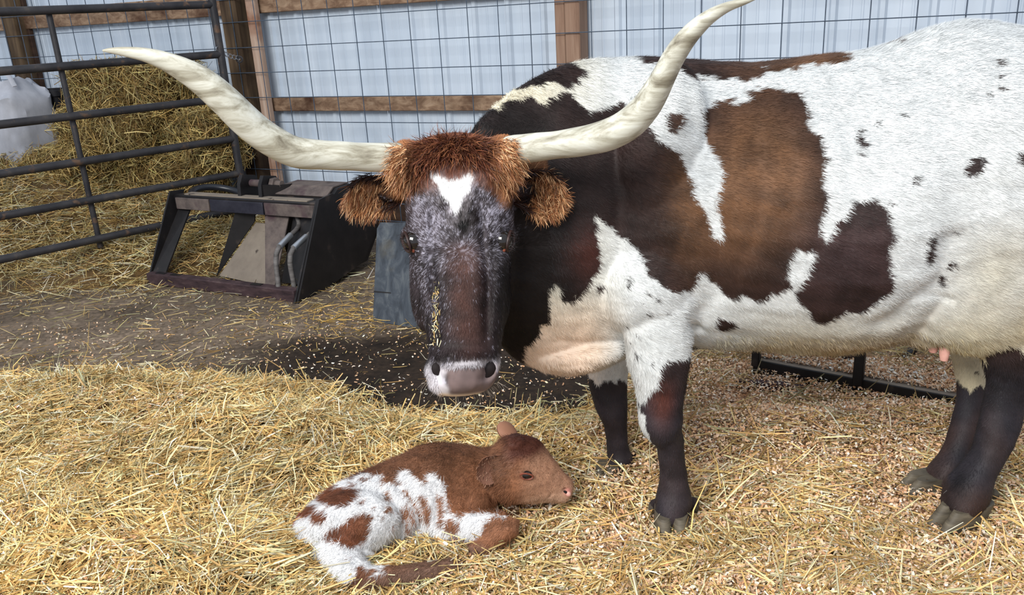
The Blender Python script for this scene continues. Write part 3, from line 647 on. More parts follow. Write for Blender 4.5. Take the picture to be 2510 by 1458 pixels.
# head frame: origin at the poll, ev down the face, en out of the face, eu to the right
HP0 = P(1110, 360, 1.80); HP1 = P(1133, 930, 1.675); ev = unit(HP1-HP0); eu = unit(Rv-ev*(Rv@ev)); en = np.cross(eu, ev)
if en[1] > 0: en = -en
def Hd(px, py):
    d = ray(px, py); t = ((HP0-CP)@en)/(d@en); q = CP+d*t-HP0; return np.array([q@eu, q@ev])
def H3(a, b, c): return HP0+eu*a+ev*b+en*c
def hpt(px, py, c=0.0):                # pixel to a point of the head c in front of the face plane
    d = ray(px, py); t = (((HP0-CP)@en)+c)/(d@en); return CP+d*t
# rows: py, xl, xr, back depth, front bulge, flatness exponent, bridge half width ratio
hr = [(343, 1050, 1200, .06, -.03), (352, 1015, 1222, .10, -.012), (375, 985, 1240, .15, .0), (410, 976, 1250, .19, .006), (450, 980, 1252, .22, .010), (500, 986, 1256, .24, .012), (555, 987, 1259, .25, .012), (595, 988, 1257, .25, .012), (645, 1004, 1250, .25, .012),
      (700, 1016, 1245, .24, .012), (760, 1027, 1240, .215, .010), (820, 1036, 1233, .185, .008), (865, 1041, 1226, .16, .008), (905, 1038, 1223, .14, .010), (935, 1044, 1218, .125, .008), (955, 1060, 1200, .105, .0), (966, 1085, 1172, .07, -.012)]
Rs = []; th = np.linspace(0, 2*np.pi, 40, endpoint=False)
for (py, xl, xr, D, fo) in dense(hr, 52):
    A_, B_ = Hd(xl, py), Hd(xr, py); cx_, b_ = (A_[0]+B_[0])/2, (A_[1]+B_[1])/2; hw = (B_[0]-A_[0])/2
    mz = sstep(600, 760, py); ef = .62+.22*mz   # squarer forehead, rounder nose
    c, s = np.cos(th), np.sin(th); x = np.sign(c)*np.abs(c)**.85*hw
    fr_ = np.abs(s)**ef*(.10 if py > 860 else .085); bk_ = np.abs(s)**.8*(D-.05)
    x = x*np.where(s < 0, 1-.30*s*s, 1)
    zc = np.where(s > 0, fr_-.085, -bk_-.085)+fo
    Rs.append(np.array([H3(cx_+xx, b_, zz) for xx, zz in zip(x, zc)]))
body.rings(Rs)
def hell(px, py, c, ra, rb, rc): body.ball(hpt(px, py, c), eu*ra, ev*rb, en*rc, 20, 12)
hell(1128, 740, -.012, .040, .16, .024)          # nasal bridge
hell(1130, 930, -.03, .078, .040, .040)          # muzzle pad
hell(1118, 372, -.05, .105, .04, .055)           # poll
hell(1012, 585, -.075, .028, .034, .040); hell(1238, 585, -.075, .028, .034, .040)   # orbits
hell(1040, 690, -.12, .035, .12, .07); hell(1215, 690, -.12, .035, .12, .07)         # cheeks
hell(1070, 905, -.02, .028, .034, .022); hell(1192, 905, -.02, .028, .034, .022)     # nostril wings
for sx, (a, b) in ((-1, (1000, 400)), (1, (1228, 388))): body.ball(hpt(a, b, -.045), eu*.046, ev*.052, en*.058, 16, 10)
for sx, (a, b) in ((-1, (968, 470)), (1, (1272, 462))): body.ball(hpt(a, b, -.12), eu*.04, ev*.028, en*.03, 16, 10)
V, Q4 = remesh(body, .0058, 7, 'cow'); N = vnormals(V, Q4)
print('cow verts', len(V))
def dent(c, r, vec, aniso=None):
    global V
    d = V-np.asarray(c)
    if aniso is None: k = (d*d).sum(1)/(r*r)
    else: k = sum(((d@ax)/rr)**2 for ax, rr in aniso)
    w_ = np.exp(-k*1.5); V = V+w_[:, None]*np.asarray(vec)[None]
def crease(pts, r, depth, Yf=1.8):
    """groove along a line of pixels on the flank"""
    global V
    tr = bvh(V, Q4) if not hasattr(crease, 't') else crease.t; crease.t = tr
    Q_ = spline(np.array([hit(tr, a, b, Yf) for a, b in pts]), 14*len(pts)); d2 = np.full(len(V), 1e9)
    for q in Q_: d2 = np.minimum(d2, ((V-q)**2).sum(1))
    V = V - N*(depth*np.exp(-d2/(r*r)))[:, None]
# flank, rib and shoulder modelling
crease([(2330, 590), (2300, 690), (2240, 740), (2170, 790)], .035, .014)
crease([(1745, 560), (1762, 650), (1745, 740), (1700, 790)], .032, .009)
crease([(1690, 190), (1690, 260), (1700, 300)], .022, .005)
crease([(2100, 290), (2160, 330), (2170, 420)], .06, .008)
crease([(2250, 180), (2200, 240), (2150, 300), (2110, 420)], .09, .006)
crease([(2330, 735), (2280, 728), (2230, 742), (2200, 762)], .010, .008)
for x0_ in (1850, 1930, 2010, 2080): crease([(x0_, 330), (x0_+12, 450), (x0_, 600)], .022, .0035)
crease([(1500, 850), (1440, 840), (1370, 835)], .014, .006); crease([(1520, 880), (1450, 892), (1370, 900)], .010, .005)
crease([(1640, 1090), (1640, 1180)], .007, .004)
crease([(1700, 795), (1712, 810)], .010, .015)
# face modelling (head frame)
for px, py, ra, rb, dep in ((1062, 545, .012, .07, .012), (1182, 560, .012, .07, .014), (1062, 690, .013, .08, .016), (1192, 690, .013, .09, .018), (1075, 780, .012, .06, .008), (1190, 790, .012, .06, .010), (1120, 470, .03, .05, .006), (1030, 480, .018, .04, .006), (1225, 480, .018, .04, .006)):
    dent(hpt(px, py, 0), 1, -en*dep, ((eu, ra), (ev, rb), (en, .05)))
for sx, px in ((1, 1071), (-1, 1199)):          # nostrils: comma-shaped hollows
    dent(hpt(px, 905, .0), 1, -en*.032, ((eu, .015), (ev, .021), (en, .05))); dent(hpt(px+sx*11, 926, .0), 1, -en*.014, ((eu, .012), (ev, .009), (en, .05)))
dent(hpt(1132, 880, 0), 1, -en*.006, ((eu, .05), (ev, .008), (en, .04)))
V = V + N*(.0016*noise(V, 16, 1)+.0012*noise(V, 38, 2))[:, None]
N = vnormals(V, Q4); tree = bvh(V, Q4)
ZF = lambda pts, Yf=2.1: np.array([hit(tree, a, b, Yf)[[0, 2]] for a, b in pts])
z2 = lambda L: [(1150+a/1.8456, b/1.8456) for a, b in L]
z1 = lambda L: [(1380+a/2.2212, 750+b/2.2212) for a, b in L]
# coat patches: outlines from image pixels, cast onto the side of the animal (x, z)
main = z2([(120, 470), (200, 450), (270, 440), (330, 465), (390, 430), (440, 420), (490, 450), (520, 480), (560, 490), (620, 475), (680, 455), (720, 480), (790, 560), (850, 635), (930, 690), (985, 790), (1010, 880), (1050, 930), (1080, 1040), (1096, 1085),
           (1118, 1082), (1140, 1070), (1125, 980), (1120, 900), (1150, 800), (1140, 770), (1085, 680), (1065, 600), (1045, 555), (1055, 505), (1090, 475), (1150, 450), (1200, 462), (1253, 460), (1250, 420), (1290, 395), (1340, 390), (1420, 410), (1480, 430), (1520, 480), (1510, 530), (1530, 590), (1570, 600),
           (1600, 660), (1620, 730), (1600, 830), (1612, 900), (1600, 1000), (1602, 1090), (1640, 1060), (1660, 1000), (1720, 950), (1710, 900), (1750, 912), (1790, 893), (1830, 900), (1870, 940), (1905, 990), (1912, 1060), (1890, 1130), (1900, 1200), (1917, 1280), (1880, 1330), (1840, 1370), (1800, 1410), (1760, 1425), (1700, 1400),
           (1640, 1450), (1600, 1470), (1550, 1465), (1520, 1400), (1490, 1380), (1460, 1340), (1480, 1308), (1525, 1270), (1530, 1200), (1560, 1140), (1490, 1120), (1455, 1200), (1440, 1255), (1450, 1300), (1360, 1340), (1330, 1370), (1290, 1350), (1240, 1330), (1200, 1365), (1145, 1325), (1125, 1285), (1090, 1260), (1058, 1225), (1035, 1245), (1012, 1295),
           (990, 1317), (920, 1310), (860, 1290), (800, 1230), (770, 1170), (740, 1110), (680, 1070), (600, 1000), (565, 960), (570, 1010), (575, 1100), (592, 1190), (540, 1265), (500, 1320), (465, 1360), (430, 1360), (412, 1310), (400, 1295), (345, 1305), (360, 1345), (335, 1458)])
main += [(1320, 820), (1290, 860), (1268, 888)]
mainW = np.vstack([ZF(main), [[P(1180, 900, 1.95)[0]-.3, .55], [P(1100, 300, 2.0)[0]-.1, 1.25]], [P(1180, 268, 2.0)[[0, 2]]]])
ridge1 = np.vstack([ZF(z2([(205, 405), (280, 405), (350, 385), (400, 377), (450, 397), (495, 360), (502, 310), (470, 292)])), [P(1395, 120, 2.12)[[0, 2]]], [P(1200, 160, 2.05)[[0, 2]]]])
ridge2 = np.vstack([ZF(z2([(745, 262), (800, 285), (900, 300), (960, 330), (1000, 352), (1060, 357), (1150, 357), (1230, 376), (1290, 350), (1330, 322), (1420, 327), (1480, 327), (1492, 305), (1600, 292), (1690, 290), (1722, 262)])), [P(2095, 60, 2.14)[[0, 2]]], [P(1540, 60, 2.17)[[0, 2]]]])
ridge3 = np.vstack([ZF([(2115, 120), (2160, 108), (2205, 97)]), [P(2205, 50, 2.12)[[0, 2]]], [P(2115, 60, 2.12)[[0, 2]]]])
spots = [(1651, 298, 17, 15), (2381, 406, 13, 17), (2216, 287, 6, 6), (2107, 345, 7, 20), (1467, 704, 8, 10), (1540, 693, 6, 10), (2280, 612, 9, 34), (2328, 650, 6, 12), (2300, 690, 7, 18), (2445, 157, 6, 6), (2448, 190, 5, 5), (2446, 212, 5, 5), (2508, 388, 12, 14), (2240, 450, 5, 9), (1772, 798, 19, 17), (2340, 567, 4, 5),
         (1537, 802, 4, 4), (1560, 818, 4, 4), (1543, 845, 3, 3), (1562, 871, 5, 5), (1601, 897, 5, 5), (1590, 772, 4, 4), (1585, 720, 3, 3), (1530, 700, 3, 3), (1610, 735, 4, 4), (2386, 912, 5, 5), (1640, 760, 3, 3), (1575, 745, 3, 3), (2420, 240, 4, 5), (2180, 500, 4, 5), (2150, 300, 4, 4)]
spotW = [(hit(tree, a, b, 1.9), r1*.00125, r2*.00125) for a, b, r1, r2 in spots]
legNF = np.vstack([ZF(z1([(405, 560), (413, 512), (450, 508), (480, 472), (510, 440), (522, 400), (520, 375), (545, 325), (572, 302), (600, 298), (640, 286), (684, 284)])), [[.75, .38], [.75, -.1], [.1, -.1], [.1, .25]]])
legFF = np.vstack([np.array([P(a, b, 2.26)[[0, 2]] for a, b in z1([(118, 350), (150, 372), (190, 395), (220, 365), (262, 372), (300, 365), (330, 395), (352, 440)])]), [[.75, .40], [.75, -.1], [-.1, -.1], [-.1, .42]]])
legNH = np.vstack([ZF(z1([(2296, 330), (2290, 290), (2312, 255), (2360, 235), (2410, 210), (2480, 228), (2505, 260)]), 1.92), [P(2620, 850, 1.92)[[0, 2]]], [[1.8, -.1], [.9, -.1], [.95, .30]], [P(2400, 960, 1.89)[[0, 2]]], [P(2415, 915, 1.89)[[0, 2]]]])
legFH = np.vstack([np.array([P(a, b, 2.11)[[0, 2]] for a, b in z1([(2140, 395), (2165, 430), (2190, 455), (2215, 415), (2240, 405), (2270, 420), (2295, 440), (2320, 400)])]), [[1.6, .3], [1.6, -.1], [.9, -.1], [.9, .36]]])
heart = np.array([Hd(a, b) for a, b in [(1052, 418), (1072, 432), (1092, 441), (1112, 447), (1134, 440), (1165, 433), (1157, 458), (1142, 484), (1129, 505), (1119, 532), (1107, 512), (1091, 490), (1075, 462), (1062, 440)]])
g = lambda q, c, rx, rz: np.exp(-((q[:, 0]-c[0])/rx)**2-((q[:, 1]-c[1])/rz)**2)[:, None]
cB = ZF([(1860, 400)])[0]; cB2 = ZF([(1840, 520)])[0]; cS = ZF([(1690, 480)])[0]; cC = ZF([(2080, 640)])[0]; cN = ZF([(1450, 620)])[0]; cR = ZF([(2010, 150)])[0]
K_BLACK, K_DARK, K_BROWN, K_PURP = lin(18, 12, 12), lin(46, 31, 28), lin(104, 72, 48), lin(60, 44, 44)
K_WHITE, K_CREAM, K_YEL = lin(208, 210, 209), lin(206, 196, 168), lin(190, 174, 128)
HN = np.array([HP0@eu, HP0@ev, HP0@en])
_rg = np.random.default_rng(3)
def is_head(p):
    a = p@eu-HN[0]; b = p@ev-HN[1]; c = p@en-HN[2]
    return (a > -.27) & (a < .205) & (b > -.06) & (b < .68) & (c > -.24-.0*b) & (c < .08), a, b, c
zpx = 1.845/2033                       # metres per pixel at the face
def coat(p, n_):
    q = p[:, [0, 2]] + np.stack([.006*noise(p, 55, 1)+.004*noise(p, 130, 3), .007*noise(p*[1, 1, .4], 75, 2)+.004*noise(p, 150, 5)], 1)
    lowleg = p[:, 2] < .60
    d = sdf(mainW, q); d[(p[:, 2] < .50) & (p[:, 0] > .12)] = -1
    d = np.maximum(d, np.where(p[:, 2] > .9, np.maximum(np.maximum(sdf(ridge1, q), sdf(ridge2, q)), sdf(ridge3, q)), -1))
    L_ = lowleg & (p[:, 0] < .8)
    nf = L_ & (p[:, 1] < 2.12); ff = L_ & (p[:, 1] >= 2.12); H_ = (p[:, 2] < .66) & (p[:, 0] > .95); nh = H_ & (p[:, 1] < 2.015); fh = H_ & (p[:, 1] >= 2.015)
    for msk, pl in ((nf, legNF), (ff, legFF), (nh, legNH), (fh, legFH)):
        if msk.any(): d[msk] = np.maximum(d[msk], sdf(pl, q[msk]))
    for (c, r1, r2) in spotW:
        m_ = (np.abs(p-c) < .06).all(1)
        if m_.any():
            dx = (q[m_]-c[[0, 2]])/[r1, r2]; d[m_] = np.maximum(d[m_], (1-np.sqrt((dx*dx).sum(1)))*r1)
    k = sstep(-.0015, .0025, d)[:, None]
    dark = K_DARK*.9+0*p; qq = p[:, [0, 2]]
    dark = dark+(K_BROWN-K_DARK)*np.clip(1.15*g(qq, cB, .10, .13)+.9*g(qq, cB2, .13, .12)+.75*g(qq, cS, .05, .16)+.9*g(qq, cR, .16, .05), 0, 1)
    dark = dark*(1-g(qq, cC, .13, .13))+K_PURP*g(qq, cC, .13, .13)
    kb = np.clip(g(qq, cN+[-.22, .0], .24, .5)*1.2, 0, 1); dark = dark*(1-kb)+K_BLACK*kb
    kr = .5*g(qq, cN, .05, .06); dark = dark*(1-kr)+lin(84, 44, 36)*kr
    leg = lowleg[:, None]*sstep(.62, .45, p[:, 2])[:, None]; lw_ = np.clip(.25+.5*noise(p*[1, 1, .5], 16, 6), 0, .8)[:, None]; lw_ = lw_*np.where(p[:, 0] < .8, .35, 1)[:, None]; dark = dark*(1-leg)+(lin(40, 37, 42)*(1-lw_)+lin(66, 46, 38)*lw_)*leg
    rl = nf[:, None]*np.clip(g(qq, ZF_KNEE, .03, .06), 0, 1); dark = dark*(1-rl)+lin(82, 44, 36)*rl
    dark = dark*(1+.35*noise(p, 28, 4))[:, None]
    wh = K_WHITE*(1-.0*k)+0*p
    yl = np.clip(sstep(.75, .5, p[:, 2])*sstep(.45, .7, p[:, 0])+sstep(1.15, 1.3, p[:, 0])*sstep(.95, .72, p[:, 2])+sstep(.30, .1, p[:, 0]), 0, 1)[:, None]
    yl = yl*(.75+.25*noise(p, 7, 3))[:, None]; wh = wh*(1-yl)+K_CREAM*yl
    y2 = (sstep(.64, .50, p[:, 2])*sstep(.55, .7, p[:, 0])*sstep(1.1, .98, p[:, 0])*np.clip(.75+.6*noise(p, 14, 6), 0, 1))[:, None]; wh = wh*(1-y2*.85)+lin(164, 130, 78)*y2*.85
    y3 = (sstep(.95, 1.15, p[:, 0])*sstep(.95, .75, p[:, 2])*np.clip(.55+.6*noise(p, 6, 1), 0, 1))[:, None]*.85; wh = wh*(1-y3)+K_YEL*y3
    pin = (sstep(.30, .15, p[:, 0])*sstep(.8, .6, p[:, 2]))[:, None]; wh = wh*(1-pin)+lin(232, 208, 186)*pin
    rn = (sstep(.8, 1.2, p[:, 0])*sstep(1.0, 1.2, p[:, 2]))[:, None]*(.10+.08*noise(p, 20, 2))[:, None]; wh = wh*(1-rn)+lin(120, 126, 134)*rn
    out = wh*(1-k)+dark*k
    # ---- head
    ih, a, b, c = is_head(p)
    if ih.any():
        a, b, c = a[ih], b[ih], c[ih]; ph = p[ih]; h = np.stack([a, b], 1); bb = b/zpx+360; 
        fine = noise(ph*[1, 1, 1], 90, 3); mid = noise(ph, 30, 2)
        base = lin(36, 27, 28)[None]*(1+.5*mid+.3*fine)[:, None]
        a0 = a+.0-(.023*b/.52)              # centre line drifts to the right down the face
        fw = np.exp(-(a0/.105)**4)
        frost_sheen = np.clip(.62*np.exp(-((bb-500)/110)**2)*fw + .38*np.exp(-((a0+.075)/.035)**2)*sstep(540, 620, bb)*sstep(860, 700, bb)+.3*np.exp(-((a0-.08)/.03)**2)*sstep(480, 540, bb)*sstep(760, 640, bb)+.5*sstep(840, 890, bb)*np.exp(-((np.abs(a0)-.07)/.025)**2)+.05, 0, 1)*np.clip(.6+.55*fine+.35*mid, 0, 1.2); frost_sheen = frost_sheen*(1-.45*sstep(600, 700, bb)*sstep(870, 840, bb)); frost_sheen = .25*frost_sheen+.8*(_rg.random(len(frost_sheen)) < frost_sheen*.75)*.85
        base = base*(1-frost_sheen[:, None])+lin(168, 164, 178)*frost_sheen[:, None]  # roan frosting, with the bluish gloss sheen of the hair painted in
        br = np.clip(np.exp(-((a0-.0)/.032)**2)*sstep(575, 625, bb)*sstep(900, 800, bb)*(.55+.35*mid), 0, 1)[:, None]; base = base*(1-br)+lin(88, 56, 46)*br
        sd_ = np.clip(sstep(.05, .085, a0)*sstep(560, 700, bb)*.75, 0, 1)[:, None]; base = base*(1-sd_)+lin(16, 12, 13)*sd_; gv = np.clip(np.exp(-((np.abs(a0-.002)-.058)/.012)**2)*sstep(560, 620, bb)*sstep(800, 720, bb)*.6, 0, 1)[:, None]; base = base*(1-gv)+lin(22, 16, 18)*gv  # gv paints shade into the grooves beside the nasal bridge
        tw = sstep(462, 418, bb+22*noise(ph, 22, 5)-40*np.exp(-((np.abs(a0)-.115)/.045)**2)+18*np.exp(-(a0/.05)**2)*0)[:, None]
        tawny = lin(100, 58, 40)*(1-sstep(.05, .12, np.abs(a0)))[:, None]+lin(160, 108, 70)*sstep(.05, .12, np.abs(a0))[:, None]
        tawny = tawny*(1+.3*mid)[:, None]; base = base*(1-tw)+tawny*tw
        hd = sdf(heart, h+np.stack([.0035*noise(ph, 80, 1), .005*noise(ph*[1, 1, .5], 90, 7)], 1)); hk = sstep(-.004, .003, hd)[:, None]; base = base*(1-hk)+lin(246, 246, 246)*hk
        halo = (np.exp(-np.clip(-hd, 0, 1)/.018)*.45)[:, None]*(1-hk)*np.clip(.7+.6*fine, 0, 1)[:, None]; base = base*(1-halo)+lin(196, 186, 188)*halo
        # pale ring round the muzzle, grey-brown pad between the nostrils
        er = np.sqrt(((a0+.0)/.084)**2+((bb-915)/48)**2); mr = (sstep(.62, .85, er)*sstep(1.6, 1.02, er)*sstep(862, 885, bb+6*mid)).clip(0, 1)[:, None]
        base = base*(1-mr*.95)+lin(204, 198, 202)*mr*.95
        lip = (sstep(948, 958, bb))[:, None]; base = base*(1-lip)+lin(216, 196, 176)*lip
        pad = (sstep(.060, .047, np.abs(a0)-.0006*np.clip(900-bb, 0, 99)*.4)*sstep(880, 892, bb+.0*mid)*sstep(962, 950, bb))[:, None]; base = base*(1-pad)+lin(108, 92, 90)*pad*(1+.2*fine)[:, None]
        cold = lin(22, 15, 14)[None]
        back = np.maximum(sstep(-.10, -.14, c), sstep(-.05, -.08, c)*(b < .012))[:, None]; base = base*(1-back)+cold*back
        out[ih] = base
    return out
ZF_KNEE = ZF([(1625, 980)])[0]
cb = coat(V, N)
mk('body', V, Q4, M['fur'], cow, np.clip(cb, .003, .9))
def flow(p, n_):
    t = np.tile(np.array([.9, .0, -.45]), (len(p), 1)); t[:, 2] += .25*noise(p, 4, 2)
    low = sstep(.62, .45, p[:, 2])[:, None]; t = t*(1-low)+np.array([.05, 0, -1.])*low
    nk_ = sstep(.35, .1, p[:, 0])[:, None]*(1-low); t = t*(1-nk_)+np.array([.5, .1, -.8])*nk_
    ih, a, b, c = is_head(p)
    wv = H3(.012, (608-360)*zpx, 0); r = p-wv
    hd = r-en*(r@en)[:, None]; t = np.where(ih[:, None], unit(hd)*1.0+ev*.35*np.sign((r@ev))[:, None], t)
    return t
def hfree(p, n_):                      # keep short fur off the nose pad and nostrils
    ih, a, b, c = is_head(p); bb = b/zpx+360; pad = ih & (np.abs(a-.023) < .075) & (bb > 884) & (c > -.06)
    hv = ih & (b < .085)
    w_ = np.where((n_[:, 1] < .35), 1.0, .12)*np.where(pad, 0.0, 1)*np.where(ih, 2.2, 1); return w_
def flen(p):
    ih, a, b, c = is_head(p); L = np.full(len(p), .017); L = np.where(p[:, 2] < .45, .010, L); L = np.where(ih, .011, L)
    L = np.where((p[:, 2] > .45) & (p[:, 2] < .62) & (p[:, 0] > .55), .024, L); return L
fur(V, Q4, N, coat, flow, 330000, flen, .0016, 'coat_hair', cow, hfree, .22, .22, .10)
# longer fringe hanging under the belly
_a, _n, _, _ = sample_mesh(V, Q4, 5200, lambda q_, n_: ((q_[:, 2] < .60) & (q_[:, 0] > .52) & (q_[:, 0] < 1.12) & (q_[:, 1] < 2.2)).astype(float))
locks(_a, _n*.35+np.array([.8, -.1, -.5])+rng.normal(size=_a.shape)*.2, rng.uniform(.008, .019, len(_a)), rng.uniform(.0010, .0016, len(_a)), coat(_a, _n)*rng.uniform(.45, .85, (len(_a), 1))*np.array([1., .9, .7]), 'belly_fringe', cow, .5, 3, .25)
# nose pad gloss, nostrils
b = MB(); b.ball(hpt(1133, 921, -.008), eu*.043, ev*.029, en*.019, 24, 14, .8); b.build('nose_pad', M['nose'], cow)
for sx, px in ((1, 1072), (-1, 1197)):
    b = MB(); pts = [hpt(px-sx*4, 882, -.026), hpt(px-sx*2, 899, -.025), hpt(px+sx*4, 916, -.024), hpt(px+sx*17, 932, -.019)]; b.tube(spline(pts, 10), np.interp(np.linspace(0, 1, 10), [0, .3, .6, 1], [.010, .0185, .0170, .006]), 12); b.build('nostril', M['nostril'], cow)
# eyes with lids
M['darklid'] = nmat('dark_eyelid_skin', [(.3, (22, 15, 14)), (.7, (58, 38, 34))], (60, 60, 60), 0.4)
for sx, (px, py) in ((-1, (1006, 592)), (1, (1241, 590))):
    d = ray(px, py); h = tree.ray_cast(Vector(CP), Vector(d).normalized()); hp = np.array(h[0]); out_ = unit(np.array(h[1])); out_ = unit(out_+eu*sx*.35)
    c = hp-out_*.011; b = MB(); c = c+out_*.0015; b.ball(c, eu*.024, ev*.024, en*.024, 24, 16); b.build('eye', M['eye'], cow)
    axl = unit(ev*.75-eu*sx*.65); axl = unit(axl-out_*(axl@out_)); up_ = np.cross(out_, axl)
    for sg, rr in ((1, .0035), (-1, .0035)):
        pts = [c+out_*(.0165+.004*math.sin(t))+axl*.022*math.cos(t)+up_*sg*.0135*math.sin(t) for t in np.linspace(0, math.pi, 12)]
        b = MB(); b.tube(pts, np.concatenate([[.003], np.full(10, rr), [.003]]), 8); b.build('eyelid', M['darklid'], cow)
    cr_ = c+out_*.0165-axl*np.sign(-(axl@ev))*0+(-eu*sx*.010+ev*.012); b = MB(); b.ball(cr_, axl*.013, up_*.0065, out_*.006, 14, 8); b.build('tear_corner', M['lid'], cow)
    n = 26; t = rng.uniform(.35, 2.7, n); up2 = up_ if up_@ev < 0 else -up_
    rt_ = np.array([c+out_*.021+axl*.022*math.cos(q_)+up2*.013*math.sin(q_) for q_ in t]); locks(rt_, np.tile(out_+up2*.5+eu*sx*.4, (n, 1))+rng.normal(size=(n, 3))*.15, rng.uniform(.015, .024, n), np.full(n, .0009), np.tile(lin(30, 24, 24), (n, 1)), 'eyelashes', cow, .4, 3)
# horns
hl = [(1040, 392, 28, 1.86), (1000, 387, 33, 1.83), (960, 387, 36.5, 1.81), (900, 386, 35, 1.80), (850, 383, 35, 1.79), (790, 380, 36, 1.78), (720, 372, 38, 1.765), (650, 335, 39, 1.75), (600, 294, 39.5, 1.735), (550, 245, 38.5, 1.72), (500, 202, 35.5, 1.71), (450, 171, 29.5, 1.70), (400, 148, 22.5, 1.69), (350, 133, 16.5, 1.68), (300, 126, 11, 1.675), (270, 124, 6.5, 1.67), (252, 124, 2.5, 1.67)]
hrr = [(1190, 380, 28, 1.86), (1225, 373, 33, 1.83), (1265, 368, 36.5, 1.81), (1310, 362, 35, 1.79), (1370, 355, 34, 1.78), (1430, 346, 36.5, 1.765), (1490, 331, 38.5, 1.75), (1540, 305, 39, 1.74), (1580, 266, 36.5, 1.73), (1608, 222, 33, 1.72), (1630, 180, 29.5, 1.71), (1652, 138, 28, 1.70), (1680, 97, 25.5, 1.69), (1712, 63, 21.5, 1.68), (1745, 37, 17, 1.67), (1785, 16, 12, 1.665), (1825, 4, 7.5, 1.66), (1856, -5, 2.5, 1.66)]
for rows in (hl, hrr):
    R_ = dense(rows, 60); pts = np.array([P(a, b, Y) for a, b, r, Y in R_]); rad = np.array([r*(P(a, b, Y)-CP)@Fv/FPX for a, b, r, Y in R_])
    T = unit(np.gradient(pts, axis=0)); a = unit(np.cross(T[0], [0, 0, 1.])); out_ = []; thh = np.linspace(0, 2*np.pi, 28, endpoint=False)
    for i, (p_, t_, r_) in enumerate(zip(pts, T, rad)):
        a = unit(a-t_*(a@t_)); bb_ = np.cross(t_, a); rr_ = r_*(1+.018*np.sin(3*thh+i*.05)+.012*math.sin(i*1.3)*(1 if i < 22 else .3))
        out_.append(p_+np.cos(thh)[:, None]*a*rr_[:, None]+np.sin(thh)[:, None]*bb_*rr_[:, None])
    b = MB(); b.rings(out_); b.build('horn', M['horn'], cow)
# ears: a cupped leaf of skin, dark outside, long tawny hair inside
def ear(base, tip, wpx, face, depth, tone):
    base = np.asarray(base); tip = np.asarray(tip); L = np.linalg.norm(tip-base); ax = (tip-base)/L; fc = unit(face-ax*(ax@face)); sd = np.cross(ax, fc)
    nu, nv = 20, 15; rows = []
    for i in range(nu):
        u = i/(nu-1); w_ = wpx*(.42+.58*math.sin(math.pi*min(1, u*.62+.10)))*math.sqrt(max(0, 1-max(0, (u-.55)/.45)**2.4))+.002
        th = np.linspace(-1.9, 1.9, nv)*(1-.45*u)
        cen = base+ax*L*u-fc*depth*math.sin(math.pi*min(1, u+.15))*.3+np.array([0, 0, -.012*u*u])
        rows.append(cen+np.outer(np.sin(th)*w_/max(math.sin(min(1.57, th[-1])), .6), sd)+np.outer((1-np.cos(th))*w_*.55-w_*.3, fc))
    Vi = np.concatenate(rows); No = fc*.004; n1 = nu*nv; Fe = []
    for i in range(nu-1):
        for j in range(nv-1):
            a_ = i*nv+j; Fe.append((a_, a_+1, a_+nv+1, a_+nv)); Fe.append((a_+n1, a_+nv+n1, a_+nv+1+n1, a_+1+n1))
    for i in range(nu-1):
        for j in (0, nv-1): a_ = i*nv+j; Fe.append((a_, a_+nv, a_+nv+n1, a_+n1))
    for j in range(nv-1): a_ = (nu-1)*nv+j; Fe.append((a_, a_+1, a_+1+n1, a_+n1))
    Ve = np.vstack([Vi, Vi-No]); cc_ = np.vstack([np.tile(lin(*tone[0]), (n1, 1)), np.tile(lin(*tone[1]), (n1, 1))])
    o = mk('ear', Ve, np.array(Fe), M['fur'], cow, cc_)
    return o, Vi.reshape(nu, nv, 3), ax, fc, sd
def ear_hair(o, Gd, ax, fc, sd, n, L0, L1, pal, down, spread=.35, u0=.1):
    nu, nv, _ = Gd.shape; u = rng.uniform(u0*nu, nu-1.01, n); v = rng.uniform(0, nv-1.01, n); i = u.astype(int); j = v.astype(int); fu = (u-i)[:, None]; fv_ = (v-j)[:, None]
    rt_ = Gd[i, j]*(1-fu)*(1-fv_)+Gd[i+1, j]*fu*(1-fv_)+Gd[i, j+1]*(1-fu)*fv_+Gd[i+1, j+1]*fu*fv_
    d = fc*.5+ax*.55+np.array([0, 0, -1.])*down+rng.normal(size=(n, 3))*spread
    locks(rt_, d, rng.uniform(L0, L1, n), rng.uniform(.0012, .0022, n), pick(np.array([lin(*c) for c in pal]), n, v=.2), 'ear_hair', o, .9, 5, .35)
TW = [(190, 138, 94), (168, 112, 72), (214, 172, 128), (130, 80, 50)]; DK = [(40, 26, 22), (64, 38, 28)]
e1 = ear(hpt(978, 468, -.10), hpt(852, 480, -.10), .043, unit(en+ev*.55), .03, ((120, 74, 48), (34, 22, 19)))
ear_hair(*e1, 1700, .016, .042, TW, .45, .3)
e2 = ear(hpt(1262, 466, -.10), hpt(1378, 474, -.10), .049, unit(en+ev*.15), .03, ((110, 68, 46), (40, 24, 20)))
ear_hair(*e2, 1900, .018, .042, TW, .2, .45, .3)
